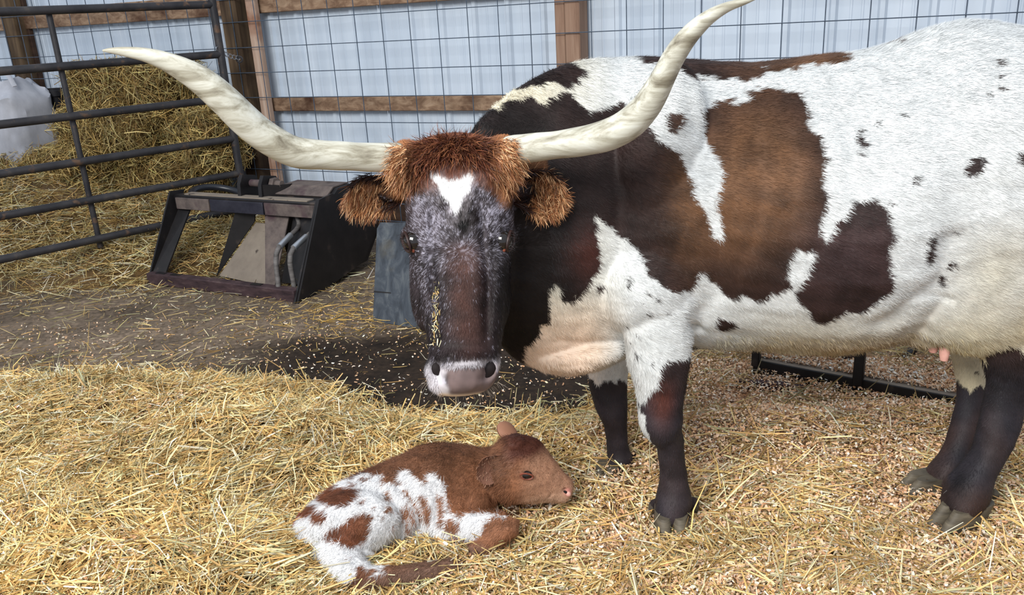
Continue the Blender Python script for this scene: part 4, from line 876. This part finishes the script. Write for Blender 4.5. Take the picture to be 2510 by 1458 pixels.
def dark_edge(e, n):                   # dark fringe along the upper rim and root of the ear
    o, Gd, ax, fc, sd = e; nu, nv, _ = Gd.shape; jj = 0 if Gd[nu//2, 0][2] > Gd[nu//2, -1][2] else nv-1
    u = rng.uniform(0, nu*.8, n).astype(int); j = np.abs(jj-rng.integers(0, 4, n)); rt_ = Gd[u, j]+rng.normal(size=(n, 3))*.003
    locks(rt_, ax*.9+fc*.5+np.array([0, 0, .1])+rng.normal(size=(n, 3))*.25, rng.uniform(.015, .03, n), np.full(n, .0018), pick(np.array([lin(*c) for c in DK]), n), 'ear_rim_hair', o, .6, 4, .2)
    n = n//2; u = rng.integers(0, 6, n); j = rng.integers(0, nv, n)
    locks(Gd[u, j]+fc*.004, ax*.9+fc*.6+rng.normal(size=(n, 3))*.3, rng.uniform(.02, .035, n), np.full(n, .002), pick(np.array([lin(*c) for c in DK]), n), 'ear_rim_hair', o, .6, 4, .2)
dark_edge(e1, 700); dark_edge(e2, 500)
# poll hair: tousled tawny mop between the horns
n = 5200; aa = rng.uniform(-.135, .135, n); py_ = 343+14*np.clip(np.abs(aa)/.1, 0, 1)**2+rng.beta(1.2, 1.7, n)*(50+52*np.clip(np.abs(aa-.005)/.09, 0, 1)**2); rt_ = []; ok = []
for a_, y_ in zip(aa, py_):
    o3 = H3(a_, (y_-360)*zpx, .3); h = tree.ray_cast(Vector(o3), Vector(-en)); ok.append(h[0] is not None and (Vector(o3)-h[0]).length < .385); rt_.append(np.array(h[0]) if h[0] is not None else o3)
ok = np.array(ok); rt_ = np.array(rt_)[ok]; aa = aa[ok]; py_ = py_[ok]; n = len(aa)
d = np.outer(np.sign(aa)*np.clip(np.abs(aa)/.10, .1, 1.1), eu)+np.outer(np.clip((py_-380)/55, -.35, 1), ev)+en*.5+rng.normal(size=(n, 3))*.22
pal = np.array([lin(120, 70, 48), lin(96, 52, 38), lin(150, 98, 66), lin(66, 38, 30)]); cl = pick(pal, n, v=.2)
sidek = sstep(.06, .12, np.abs(aa))[:, None]; cl = cl*(1-sidek)+pick(np.array([lin(*c) for c in TW]), n, v=.2)*sidek
locks(rt_, d, rng.uniform(.022, .05, n), rng.uniform(.0011, .0020, n), cl, 'poll_hair', cow, .8, 5, .45)
# tufts spilling over the horn roots
for px, py, sx in ((982, 386, -1), (1246, 371, 1)):
    n = 900; t = rng.uniform(-.75, np.pi+.75, n); r_ = .033*rng.uniform(.9, 1.15, n); sh = rng.uniform(-.018, .012, n)
    c0_ = P(px, py, 1.80); rt_ = c0_+eu*(sx*sh)[:, None]+ev*(np.sin(t)*r_)[:, None]+en*(np.cos(t)*r_)[:, None]
    d = eu*sx*.85+ev*(np.sin(t)*.15+.25)[:, None]+en*(np.cos(t)*.35)[:, None]+rng.normal(size=(n, 3))*.28
    locks(rt_, d, rng.uniform(.012, .032, n), rng.uniform(.0012, .0020, n), pick(np.array([lin(*c) for c in TW]), n, v=.2), 'horn_root_hair', cow, .7, 5, .45)
# whiskers round the muzzle and chin
n = 70; t = rng.uniform(.1, math.pi-.1, n); rt_ = np.array([hpt(1132+92*math.cos(q_), 925+38*math.sin(q_), -.03) for q_ in t]); d = np.array([eu*math.cos(q_)+ev*(.4+math.sin(q_))+en*.2 for q_ in t])+rng.normal(size=(n, 3))*.25
locks(rt_, d, rng.uniform(.012, .03, n), np.full(n, .0005), np.tile(lin(150, 136, 120), (n, 1)), 'whiskers', cow, .3, 4, .2)
# straw crumbs stuck along the left of the nose are loose bits: one small stuff part
n = 70; yy = rng.uniform(690, 845, n); xx = 1070-(yy-690)*.02+rng.normal(size=n)*5; rt_ = []
for a_, y_ in zip(xx, yy):
    h = tree.ray_cast(Vector(CP), Vector(ray(a_, y_)).normalized()); rt_.append(np.array(h[0])+en*.003)
V2, F2, c2 = straws(np.array(rt_), ev+rng.normal(size=(n, 3))*.6, rng.uniform(.006, .018, n), rng.uniform(.001, .003, n), pick(STRAWC, n)*.8, .1)
tag(mk('stuck_chaff', V2, F2, M['straw'], cow, c2, False), kind='stuff')
# hooves: two claws side by side, and dewclaws
def hoof(c, face, wd, ln, ht, slant=.45):
    f_ = unit([face[0], face[1], 0]); s_ = np.array([-f_[1], f_[0], 0])
    for sg in (-1, 1):
        Rs = []
        for t in np.linspace(0, 1, 7):
            k = 1-.13*t; ln_ = ln*k; th_ = np.linspace(0, 2*np.pi, 22, endpoint=False); cx = np.cos(th_); sx = np.sin(th_)
            x = np.where(cx > 0, np.abs(cx)**.75*ln_*.62, np.sign(cx)*np.abs(cx)**.7*ln_*.38); y = np.sign(sx)*np.abs(sx)**.8*wd*.25*k
            Rs.append(np.asarray(c)+np.outer(x-ln*slant*t*.55, f_)+np.outer(y+sg*wd*.225*(1-.08*t), s_)+np.outer(np.full(22, ht*t), Zv))
        b = MB(); b.rings(Rs); b.build('hoof', M['hoof'], cow)
hoof(P(1646, 1303, 1.905)+[0, 0, .005], (-.12, -1), .102, .11, .052)
hoof(P(1490, 1172, 2.215), (-.5, -1), .082, .10, .045)
hoof(P(2350, 1284, 1.86)+[0, 0, .004], (-.95, -.35), .092, .15, .055)
hoof(P(2266, 1204, 2.045)+[0, 0, .004], (-1, -.15), .085, .135, .05)
for px, py, Y in ((1702, 1240, 1.962), (1600, 1245, 1.975)):
    b = MB(); b.ball(P(px, py, Y), [.012, 0, .002], [0, .015, 0], [-.003, 0, .019], 14, 10); b.build('dewclaw', M['hoof'], cow)
for px, py, Y in ((2437, 1212, 1.94),):
    b = MB(); b.ball(P(px, py, Y), [.012, 0, 0], [0, .014, 0], [0, 0, .016], 14, 10); b.build('dewclaw', M['hoof'], cow)
# teats
for px, py, Y, L in ((2289, 838, 1.95, .030), (2317, 848, 1.92, .042), (2378, 838, 1.99, .034)):
    c = P(px, py, Y); b = MB(); b.tube([c+[0, 0, .03], c, c+[0, 0, -L*.5], c+[.001, 0, -L*.9], c+[.001, 0, -L]], [.016, .014, .0125, .0095, .003], 14); b.build('teat', M['pink'], cow)

# ------------------------------------------------------------------ THE CALF
calf = empty('calf', (-.3, 1.95, .05)); tag(calf, 'newborn reddish brown and white calf curled up on the straw', 'calf')
z4 = lambda L: [(680+a/3.183, 1000+b/3.183) for a, b in L]
cbm = MB()
cs_ = [(736, 1268, 1325, 1.96, .045), (762, 1232, 1350, 1.96, .075), (806, 1200, 1385, 1.96, .10), (868, 1168, 1390, 1.97, .115), (919, 1145, 1370, 1.99, .118), (982, 1119, 1350, 2.0, .12), (1026, 1099, 1335, 2.01, .122), (1073, 1090, 1325, 2.02, .122), (1120, 1093, 1315, 2.03, .118), (1167, 1100, 1300, 2.04, .105), (1212, 1112, 1260, 2.05, .08)]
cbm.rings([sil_ring(*r, wt=.8, wb=.9) for r in dense(cs_, 30)])
ell(cbm, P(866, 1282, 1.885), .128, .075, .088, .12); ell(cbm, P(800, 1290, 1.92), .085, .07, .07, .25)
ell(cbm, P(850, 1360, 1.84), .085, .06, .055, -.35)
cbm.tube(np.array([P(835, 1345, 1.83), P(850, 1385, 1.79), P(872, 1406, 1.745), P(905, 1418, 1.735), P(980, 1412, 1.745), P(1060, 1400, 1.76), P(1100, 1396, 1.775), P(1135, 1392, 1.79)]), [.06, .05, .040, .033, .026, .025, .029, .024], 16)
ell(cbm, P(1090, 1250, 1.96), .075, .07, .08)
cbm.tube(np.array([P(1085, 1285, 1.93), P(1140, 1290, 1.89), P(1200, 1282, 1.865), P(1242, 1282, 1.85)]), [.055, .045, .036, .030], 16)
cbm.tube(np.array([P(1250, 1272, 1.86), P(1247, 1296, 1.84), P(1225, 1312, 1.83), P(1196, 1330, 1.83), P(1160, 1352, 1.83)]), [.026, .030, .025, .023, .024], 14)
cbm.tube(np.array([P(1120, 1180, 2.04), P(1170, 1172, 2.04), P(1215, 1160, 2.04), P(1250, 1150, 2.035)]), [.095, .083, .074, .068], 20)
ell(cbm, P(1150, 1215, 2.0), .08, .08, .065)
hs = [(1212, 1150, 56, .05), (1240, 1150, 77, .066), (1272, 1153, 82, .066), (1303, 1166, 71, .058), (1333, 1180, 55, .046), (1360, 1192, 40, .038), (1380, 1201, 32, .035), (1393, 1207, 24, .029), (1400, 1210, 12, .015)]
hR = dense(hs, 26); hc_ = np.array([P(a, b, 2.0) for a, b, h_, w_ in hR]); hT = unit(np.gradient(hc_, axis=0)); Rs = []
for (a, b_, h_, w_), c, t in zip(hR, hc_, hT):
    hh_ = np.linalg.norm(P(a, b_-h_, 2.0)-P(a, b_+h_, 2.0))/2; up_ = np.array([0, .25, 1.]); up_ = unit(up_-t*(up_@t)); Rs.append(ring(c, np.cross(t, up_)*w_, up_*hh_*.97, .8, .75, 26))
cbm.rings(Rs)
ell(cbm, P(1291, 1160, 1.955), .022, .014, .018); ell(cbm, P(1262, 1085, 2.0), .03, .03, .02)
CV, CQ = remesh(cbm, .0045, 5, 'calf'); CN = vnormals(CV, CQ)
Vs_ = (V, Q4, N); V, Q4 = CV, CQ
V = V + CN*(.0012*noise(V, 40, 1)+.001*noise(V, 90, 2))[:, None]
dent(P(1385, 1204, 1.965), 1, [0, .012, 0], (([1, 0, 0], .007), ([0, 1, 0], .05), ([0, 0, 1], .006)))
crt = bvh(V, Q4)
def fold(L, r, depth):
    global V
    Q_ = spline(np.array([hit(crt, a, b, 1.95) for a, b in z4(L)]), 60); d2 = np.full(len(V), 1e9)
    for q in Q_: d2 = np.minimum(d2, ((V-q)**2).sum(1))
    V = V - CN*(depth*np.exp(-d2/(r*r)))[:, None]
fold([(960, 600), (1040, 700), (1110, 840), (1100, 960), (1010, 1040)], .011, .011)
fold([(1220, 610), (1245, 720), (1250, 860)], .008, .006); fold([(1500, 580), (1640, 640), (1690, 740)], .010, .006)
fold([(1440, 1060), (1420, 960), (1440, 880)], .008, .006); fold([(2150, 660), (2120, 700)], .004, .004)
CV = V; V, Q4, N = Vs_; CN = vnormals(CV, CQ); crt = bvh(CV, CQ)
CO = lambda p: np.stack([p[:, 0], .87*p[:, 2]+.45*p[:, 1]], 1)
CZ = lambda L: CO(np.array([hit(crt, a, b, 1.98) for a, b in z4(L)]))
cW = CZ([(40, 990), (60, 900), (170, 850), (240, 745), (330, 690), (420, 620), (520, 560), (640, 530), (700, 500), (760, 515), (840, 515), (800, 570), (880, 580), (960, 590), (1005, 600), (930, 540), (990, 470), (1045, 500), (1110, 560), (1180, 590), (1180, 495), (1240, 500), (1290, 560), (1330, 610), (1312, 660), (1340, 740), (1352, 810), (1430, 850), (1480, 822), (1600, 820), (1760, 780), (1802, 810), (1700, 835), (1640, 900), (1600, 980), (1540, 1040), (1470, 1035), (1420, 1000), (1280, 1010), (1100, 1030), (1000, 1060), (960, 1130), (860, 1170), (850, 1290), (830, 1260), (800, 1160), (700, 1180), (640, 1240), (590, 1330), (420, 1330), (250, 1180), (60, 1040)])
cBr = [CZ(L) for L in ([(320, 705), (400, 632), (470, 608), (560, 608), (660, 640), (640, 700), (580, 745), (500, 770), (420, 745), (350, 730)], [(185, 855), (205, 785), (260, 745), (335, 768), (300, 805), (230, 850)], [(275, 850), (300, 800), (350, 795), (395, 820), (370, 865), (320, 885), (285, 880)], [(365, 1022), (400, 960), (520, 900), (600, 830), (700, 815), (750, 850), (742, 930), (705, 1010), (640, 1062), (560, 1085), (510, 1050), (430, 1022)],
       [(1110, 680), (1160, 680), (1200, 760), (1205, 900), (1170, 930), (1140, 800)], [(1235, 660), (1290, 690), (1315, 780), (1300, 900), (1260, 930), (1262, 760)], [(1310, 900), (1345, 862), (1400, 875), (1430, 940), (1390, 985), (1330, 960)], [(945, 830), (970, 770), (1020, 800), (1025, 850), (980, 870)], [(990, 620), (1030, 640), (1080, 720), (1120, 800), (1140, 860), (1115, 880), (1085, 800), (1040, 720), (985, 650)], [(1010, 730), (1040, 780), (1085, 880), (1075, 930), (1040, 850)])]
cSp = [(CO(hit(crt, 680+a/3.183, 1000+b/3.183, 1.95)[None])[0], r*.00034, s_*.00034) for a, b, r, s_ in ((870, 690, 26, 36), (675, 735, 18, 20), (862, 800, 20, 20), (1020, 925, 14, 40), (800, 608, 18, 9), (600, 590, 30, 12), (700, 545, 60, 8), (820, 860, 8, 8), (750, 780, 9, 9), (900, 930, 9, 12), (800, 1095, 22, 10), (560, 1175, 8, 8), (390, 775, 15, 12))]
cEye, cMuz = hit(crt, 1290, 1162, 1.95), hit(crt, 1392, 1206, 1.97)
def ccoat(p, n_):
    q = CO(p)+np.stack([.003*noise(p, 90, 1)+.002*noise(p, 210, 3), .0035*noise(p, 110, 2)+.002*noise(p, 230, 5)], 1)
    d = sdf(cW, q); d = np.where(p[:, 0] > .10, -1, d)
    for pl in cBr: d = np.minimum(d, -sdf(pl, q))
    for c, r1, r2 in cSp: dx = (q-c)/[r1, r2]; d = np.minimum(d, (np.sqrt((dx*dx).sum(1))-1)*r1)
    k = sstep(-.001, .0018, d)[:, None]
    br = lin(132, 88, 62)*(1+.25*noise(p, 22, 1)+.15*noise(p*[1, 1, 3], 60, 4))[:, None]
    rear = sstep(-.35, -.45, p[:, 0])[:, None]; br = br*(1-rear)+lin(112, 66, 44)*(1+.2*noise(p, 30, 2))[:, None]*rear
    top = (sstep(.20, .27, p[:, 2])*sstep(.0, -.1, p[:, 0]))[:, None]; br = br*(1-.35*top)
    fc_ = sstep(-.03, .03, p[:, 0]-.2*(p[:, 2]-.2))[:, None]*sstep(.06, .10, p[:, 2])[:, None]; br = br*(1-fc_)+lin(166, 124, 98)*(1+.15*noise(p, 30, 5))[:, None]*fc_
    jw = (sstep(-.02, .03, p[:, 0])*sstep(.185, .13, p[:, 2])*sstep(.07, .10, p[:, 2]))[:, None]; br = br*(1-jw*.7)+lin(190, 158, 134)*jw*.7
    hd = (sstep(.26, .29, p[:, 2])*sstep(-.06, -.02, p[:, 0]))[:, None]; br = br*(1-hd)+lin(84, 46, 34)*hd
    low = (sstep(.13, .10, p[:, 2])*sstep(1.86, 1.81, p[:, 1])*sstep(-.44, -.38, p[:, 0]))[:, None]; br = br*(1-low)+lin(118, 90, 76)*low
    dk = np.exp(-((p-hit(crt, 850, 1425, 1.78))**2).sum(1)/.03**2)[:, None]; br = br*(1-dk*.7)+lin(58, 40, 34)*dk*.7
    em = np.exp(-((p-cEye)**2).sum(1)/.017**2)[:, None]; br = br*(1-em*.5)+lin(96, 58, 42)*em*.5
    mz = np.exp(-((p-cMuz)**2).sum(1)/.011**2)[:, None]; br = br*(1-mz)+lin(180, 108, 100)*mz
    wh = lin(222, 222, 223)*(1+.05*noise(p, 60, 6))[:, None]
    return wh*k+br*(1-k)
mk('body', CV, CQ, M['fur'], calf, np.clip(ccoat(CV, CN), .003, .92))
def cflow(p, n_):
    t = np.tile([-.7, -.2, -.55], (len(p), 1)); t = t+.5*np.stack([noise(p, 12, 1), noise(p, 12, 3), noise(p, 12, 5)], 1)*sstep(.05, -.05, p[:, 0])[:, None]
    return t
def cwf(p, n_): return np.where(n_[:, 1] < .5, 1, .15)*np.where(((p-cMuz)**2).sum(1) < .016**2, 0, 1)
fur(CV, CQ, CN, ccoat, cflow, 75000, lambda p: np.where(p[:, 0] > -.03, .0085, .019), .0012, 'coat_hair', calf, cwf, .32, .45, .2)
dv = unit(ray(1290, 1162)); ec = cEye+dv*.0085
b = MB(); b.ball(ec, [.0165, 0, -.002], [0, .0150, 0], [.002, 0, .0142], 20, 14); b.build('eye', M['eye'], calf)
for sg in (-1, 1):
    pts = [ec+np.array([math.cos(t)*.0175, -.0095-.002*math.sin(t), math.sin(t)*.0085*sg-math.cos(t)*.003]) for t in np.linspace(0, math.pi, 12)]
    b = MB(); b.tube(pts, .0026, 8); b.build('eyelid', M['lid'], calf)
b = MB(); b.ball(hit(crt, 1393, 1210, 1.97)+dv*.004+[0, 0, 0], [.008, 0, -.003], [0, .008, 0], [.002, 0, .008], 16, 10); b.build('nose_pad', M['pink'], calf)
b = MB(); b.ball(hit(crt, 1386, 1206, 1.97)+dv*.001, [.006, 0, -.003], [0, .004, 0], [.0015, 0, .0038], 12, 8); b.build('nostril', M['nostril'], calf)
_c = cow; cow = calf
e3 = ear(P(1240, 1136, 1.965), P(1170, 1160, 1.95), .036, unit(np.array([.25, -1, .25])), .022, ((112, 76, 60), (140, 94, 68)))
ear_hair(*e3, 260, .005, .011, [(150, 112, 90), (120, 84, 64)], .0, .2, .2)
e4 = ear(P(1266, 1092, 2.06), P(1224, 1026, 2.10), .024, unit(np.array([-.5, .6, .2])), .014, ((150, 104, 80), (158, 112, 88)))
cow = _c
b = MB(); pts = [P(1135, 1392, 1.79), P(1152, 1391, 1.795), P(1172, 1390, 1.80)]; b.tube(pts, [.024, .026, .014], 12, .8); b.build('hoof', M['hoof'], calf)
b = MB(); pts = [P(1160, 1352, 1.83), P(1146, 1362, 1.83), P(1132, 1368, 1.83)]; b.tube(pts, [.023, .024, .012], 12, .8); b.build('hoof', M['hoof'], calf)
b = MB(); pts = spline([P(745, 1262, 1.97), P(728, 1290, 1.95), P(724, 1320, 1.93), P(735, 1345, 1.91)], 12); b.tube(pts, np.linspace(.016, .009, 12), 12); b.build('tail', M['tailc'] if 'tailc' in M else M['lid'], calf)

# ------------------------------------------------------------------ straw bedding
X, Y, Q = grid(-3.6, 3.2, 1.0, 3.8, 420, 190); Zb = bed(X, Y); V_ = np.stack([X, Y, Zb], 1)
k = Zb[Q].max(1) > -.015; Q = Q[k]
shav = lambda x, y: np.clip(sstep(-.1, .5, x+.25*noise(np.stack([x, y, 0*x], -1), 4, 2))*.8 + .6*np.exp(-(((x+.15)/.22)**2+((y-1.74)/.12)**2)) + .5*np.exp(-(((x-.2)/.3)**2+((y-1.65)/.2)**2)) + .35*sstep(.2, .8, noise(np.stack([x, y, 0*x], -1), 6, 5)), 0, 1)
sk = shav(X, Y)[:, None]; bc_ = (lin(112, 80, 44)*(1-sk)+lin(176, 132, 98)*sk)*(1+.42*noise(V_, 30, 1)+.25*noise(V_, 75, 6))[:, None]  # brown base dark enough to act as shade between the straws
dz = (sstep(1.95, 2.4, Y)*sstep(.3, .6, X))[:, None]; bc_ = bc_*(1-.55*dz)+lin(112, 88, 66)*.55*dz  # base behind the cow's legs dimmed, its shade mixed into the colour
NS = 112000
def place(n, wf_):
    out = []; tot = 0
    while tot < n:
        y = 1.15+2.6*rng.random(n)**1.35; x = rng.uniform(-1.05, 1.0, n)*(y*.84+.08); w_ = wf_(x, y); m_ = rng.random(n) < w_; out.append(np.stack([x[m_], y[m_]], 1)); tot += m_.sum()
    return np.concatenate(out)[:n]
def dens(x, y):
    e = edge_y(x)+.06*noise(np.stack([x, y, 0*x], -1), 5, 4)-y
    d = sstep(-.10, .06, e); s = shav(x, y); d = d*(1-.90*s*(.5+.5*sstep(-.3, .3, noise(np.stack([x, y, 0*x], -1), 8, 9)))); d = d*(1-.55*sstep(2.0, 2.4, y)*sstep(.35, .6, x))*(1-.5*sstep(2.42, 2.6, y)*sstep(.45, .65, x))
    for (c, r) in HOLLOW: d = d*(1-.6*np.exp(-((x-c[0])**2+(y-c[1]+.03)**2)/(1.2*r*r)))
    inside = (((x+.42)/.22)**2+((y-1.99)/.13)**2 < 1) | (((x+.1)/.2)**2+((y-2.02)/.08)**2 < 1)
    return d*np.where(inside, .05, 1)
xy = place(NS, dens); x, y = xy.T; n = NS; q = np.stack([x, y, 0*x], 1)
hz = bed(x, y); an = 2.6*noise(q, 3.2, 1)+1.2*noise(q, 9, 6)+rng.normal(size=n)*.75
A = np.stack([np.cos(an), np.sin(an), rng.normal(size=n)*.20], 1); L = rng.gamma(5.0, .0165, n).clip(.025, .24)
up = (rng.random(n) < .035) & ~((np.abs(x+.25) < .5) & (y > 1.65) & (y < 2.1)); A[up, 2] += rng.uniform(.5, 1.4, up.sum()); 
wd = rng.uniform(.0022, .0050, n); wd[rng.random(n) < .07] *= 1.5
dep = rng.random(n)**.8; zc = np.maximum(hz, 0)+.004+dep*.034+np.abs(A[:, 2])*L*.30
colr = pick(STRAWC, n, np.array([.19, .19, .13, .15, .09, .06, .12, .07]), .14)*(.38+.70*dep)[:, None]*(1+.16*noise(q, 4, 7))[:, None]  # lower straws darker: shade of the gaps painted into the bedding
far = (sstep(2.1, 2.6, y)*sstep(.3, .6, x))[:, None]; colr = colr*(1-.25*far)  # straws under and behind the cow dimmed by colour, as shaded
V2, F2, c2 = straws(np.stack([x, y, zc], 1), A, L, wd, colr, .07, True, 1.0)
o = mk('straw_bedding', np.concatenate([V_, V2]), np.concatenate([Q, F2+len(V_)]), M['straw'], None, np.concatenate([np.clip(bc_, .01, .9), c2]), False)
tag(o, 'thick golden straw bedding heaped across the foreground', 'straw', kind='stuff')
# pinkish wood shavings
NC = 135000
def dchip(x, y):
    e = edge_y(x)-y; return np.clip(shav(x, y)*sstep(-.05, .1, e)+.04+.16*sstep(.25, .5, x)*sstep(3.6, 3.0, y), 0, 1)
def place2(n):
    out = []; tot = 0
    while tot < n:
        y = 1.2+2.9*rng.random(n)**1.5; x = rng.uniform(-.95, 1.0, n)*(y*.80+.05); m_ = rng.random(n) < dchip(x, y); out.append(np.stack([x[m_], y[m_]], 1)); tot += m_.sum()
    return np.concatenate(out)[:n]
x, y = place2(NC).T; n = NC; hz = np.maximum(bed(x, y), dirt(x, y)); zc = hz+rng.uniform(.004, .042, n)*sstep(-.1, .2, edge_y(x)-y)+.002
CH_ = np.array([lin(238, 204, 172), lin(222, 178, 140), lin(244, 222, 200), lin(206, 156, 116), lin(230, 192, 150), lin(250, 238, 222)])
V2, F2, c2 = straws(np.stack([x, y, zc], 1), rng.normal(size=(n, 3))*[1, 1, .5], rng.uniform(.004, .015, n), rng.uniform(.003, .008, n), pick(CH_, n, np.array([.25, .22, .16, .12, .15, .10]), .13), .22, False, .9)
nl = 5200; ul = rng.random((nl, 1)); cl_ = LEDGE[0]+LEDGE[1]*ul+LEDGE[2]*rng.random((nl, 1))+np.array([0, 0, 1.])*rng.uniform(.0, .012, (nl, 1))
V4, F4, c4 = straws(cl_, rng.normal(size=(nl, 3))*[1, 1, .4], rng.uniform(.005, .022, nl), rng.uniform(.003, .008, nl), pick(CH_, nl, v=.15)*.9, .2, False, .9)
F2 = np.concatenate([F2, F4+len(V2)]); V2 = np.concatenate([V2, V4]); c2 = np.concatenate([c2, c4])
o = mk('wood_shavings', V2, F2, M['chip'], None, c2, False); tag(o, 'pale pinkish wood shavings sprinkled over the bedding by the hooves', 'wood shavings', kind='stuff')
# chaff and straw bits scattered over the open dirt
n = 26000; x = rng.uniform(-4.2, 2.6, n); y = rng.uniform(2.6, 6.2, n); q = np.stack([x, y, 0*x], 1)
near = np.exp(-np.abs(y-edge_y(x)-.1)/.18); yel = np.exp(-(((x+.75)/.55)**2+((y-4.0)/.45)**2)); hayk = np.exp(-(((x+2.3)/.9)**2+((y-4.6)/.5)**2)); mid = sstep(.1, .5, noise(q, 4, 8))
pr = .10+.5*near+.85*yel+.5*hayk+.25*mid+.3*sstep(.3, .6, x); wetm = sstep(-1.5, -1.0, x)*sstep(.55, .3, x)*sstep(3.75, 3.55, y); pr = pr*(1-.78*wetm)
m_ = (rng.random(n) < pr) & ((q-[.0, 0, 0])@WN < W0@WN-.03); x, y = x[m_], y[m_]; n = len(x)
yl2 = np.exp(-(((x+.75)/.5)**2+((y-3.95)/.4)**2)); cc2 = pick(np.vstack([HAYC, STRAWC]), n, v=.2)*.8; cc2 = cc2*(1-yl2[:, None]*.6)+lin(206, 160, 60)*yl2[:, None]*.6
Ls = rng.gamma(3.0, .022, n).clip(.01, .22); A = rng.normal(size=(n, 3))*[1, 1, .10]
V2, F2, c2 = straws(np.stack([x, y, dirt(x, y)+.006+rng.random(n)*.014], 1), A, Ls, rng.uniform(.0018, .0045, n), cc2, .1, True)
nb = 16000; x = rng.uniform(-3.2, 2.2, nb); y = rng.uniform(2.5, 5.2, nb); q = np.stack([x, y, 0*x], 1); pr = .35+.3*noise(q, 5, 3)+.45*np.exp(-(((x+1.)/.5)**2+((y-3.75)/.3)**2)); wetm = sstep(-1.5, -1.0, x)*sstep(.55, .3, x)*sstep(3.75, 3.55, y)
m_ = (rng.random(nb) < pr*(1-.35*wetm)) & (y > edge_y(x)-.1); x, y = x[m_], y[m_]; nb = len(x)
V3, F3_, c3 = straws(np.stack([x, y, dirt(x, y)+.004+rng.random(nb)*.006], 1), rng.normal(size=(nb, 3))*[1, 1, .3], rng.uniform(.004, .016, nb), rng.uniform(.003, .007, nb), pick(np.vstack([CH_, HAYC, lin(84, 66, 54)[None], lin(60, 46, 38)[None]]), nb, v=.2)*.85, .2, False, .9)
o = mk('scattered_chaff', np.concatenate([V2, V3]), np.concatenate([F2, F3_+len(V2)]), M['straw'], None, np.concatenate([c2, c3]), False)
tag(o, 'thin scatter of straw bits and chips over the dark dirt', 'chaff', kind='stuff')
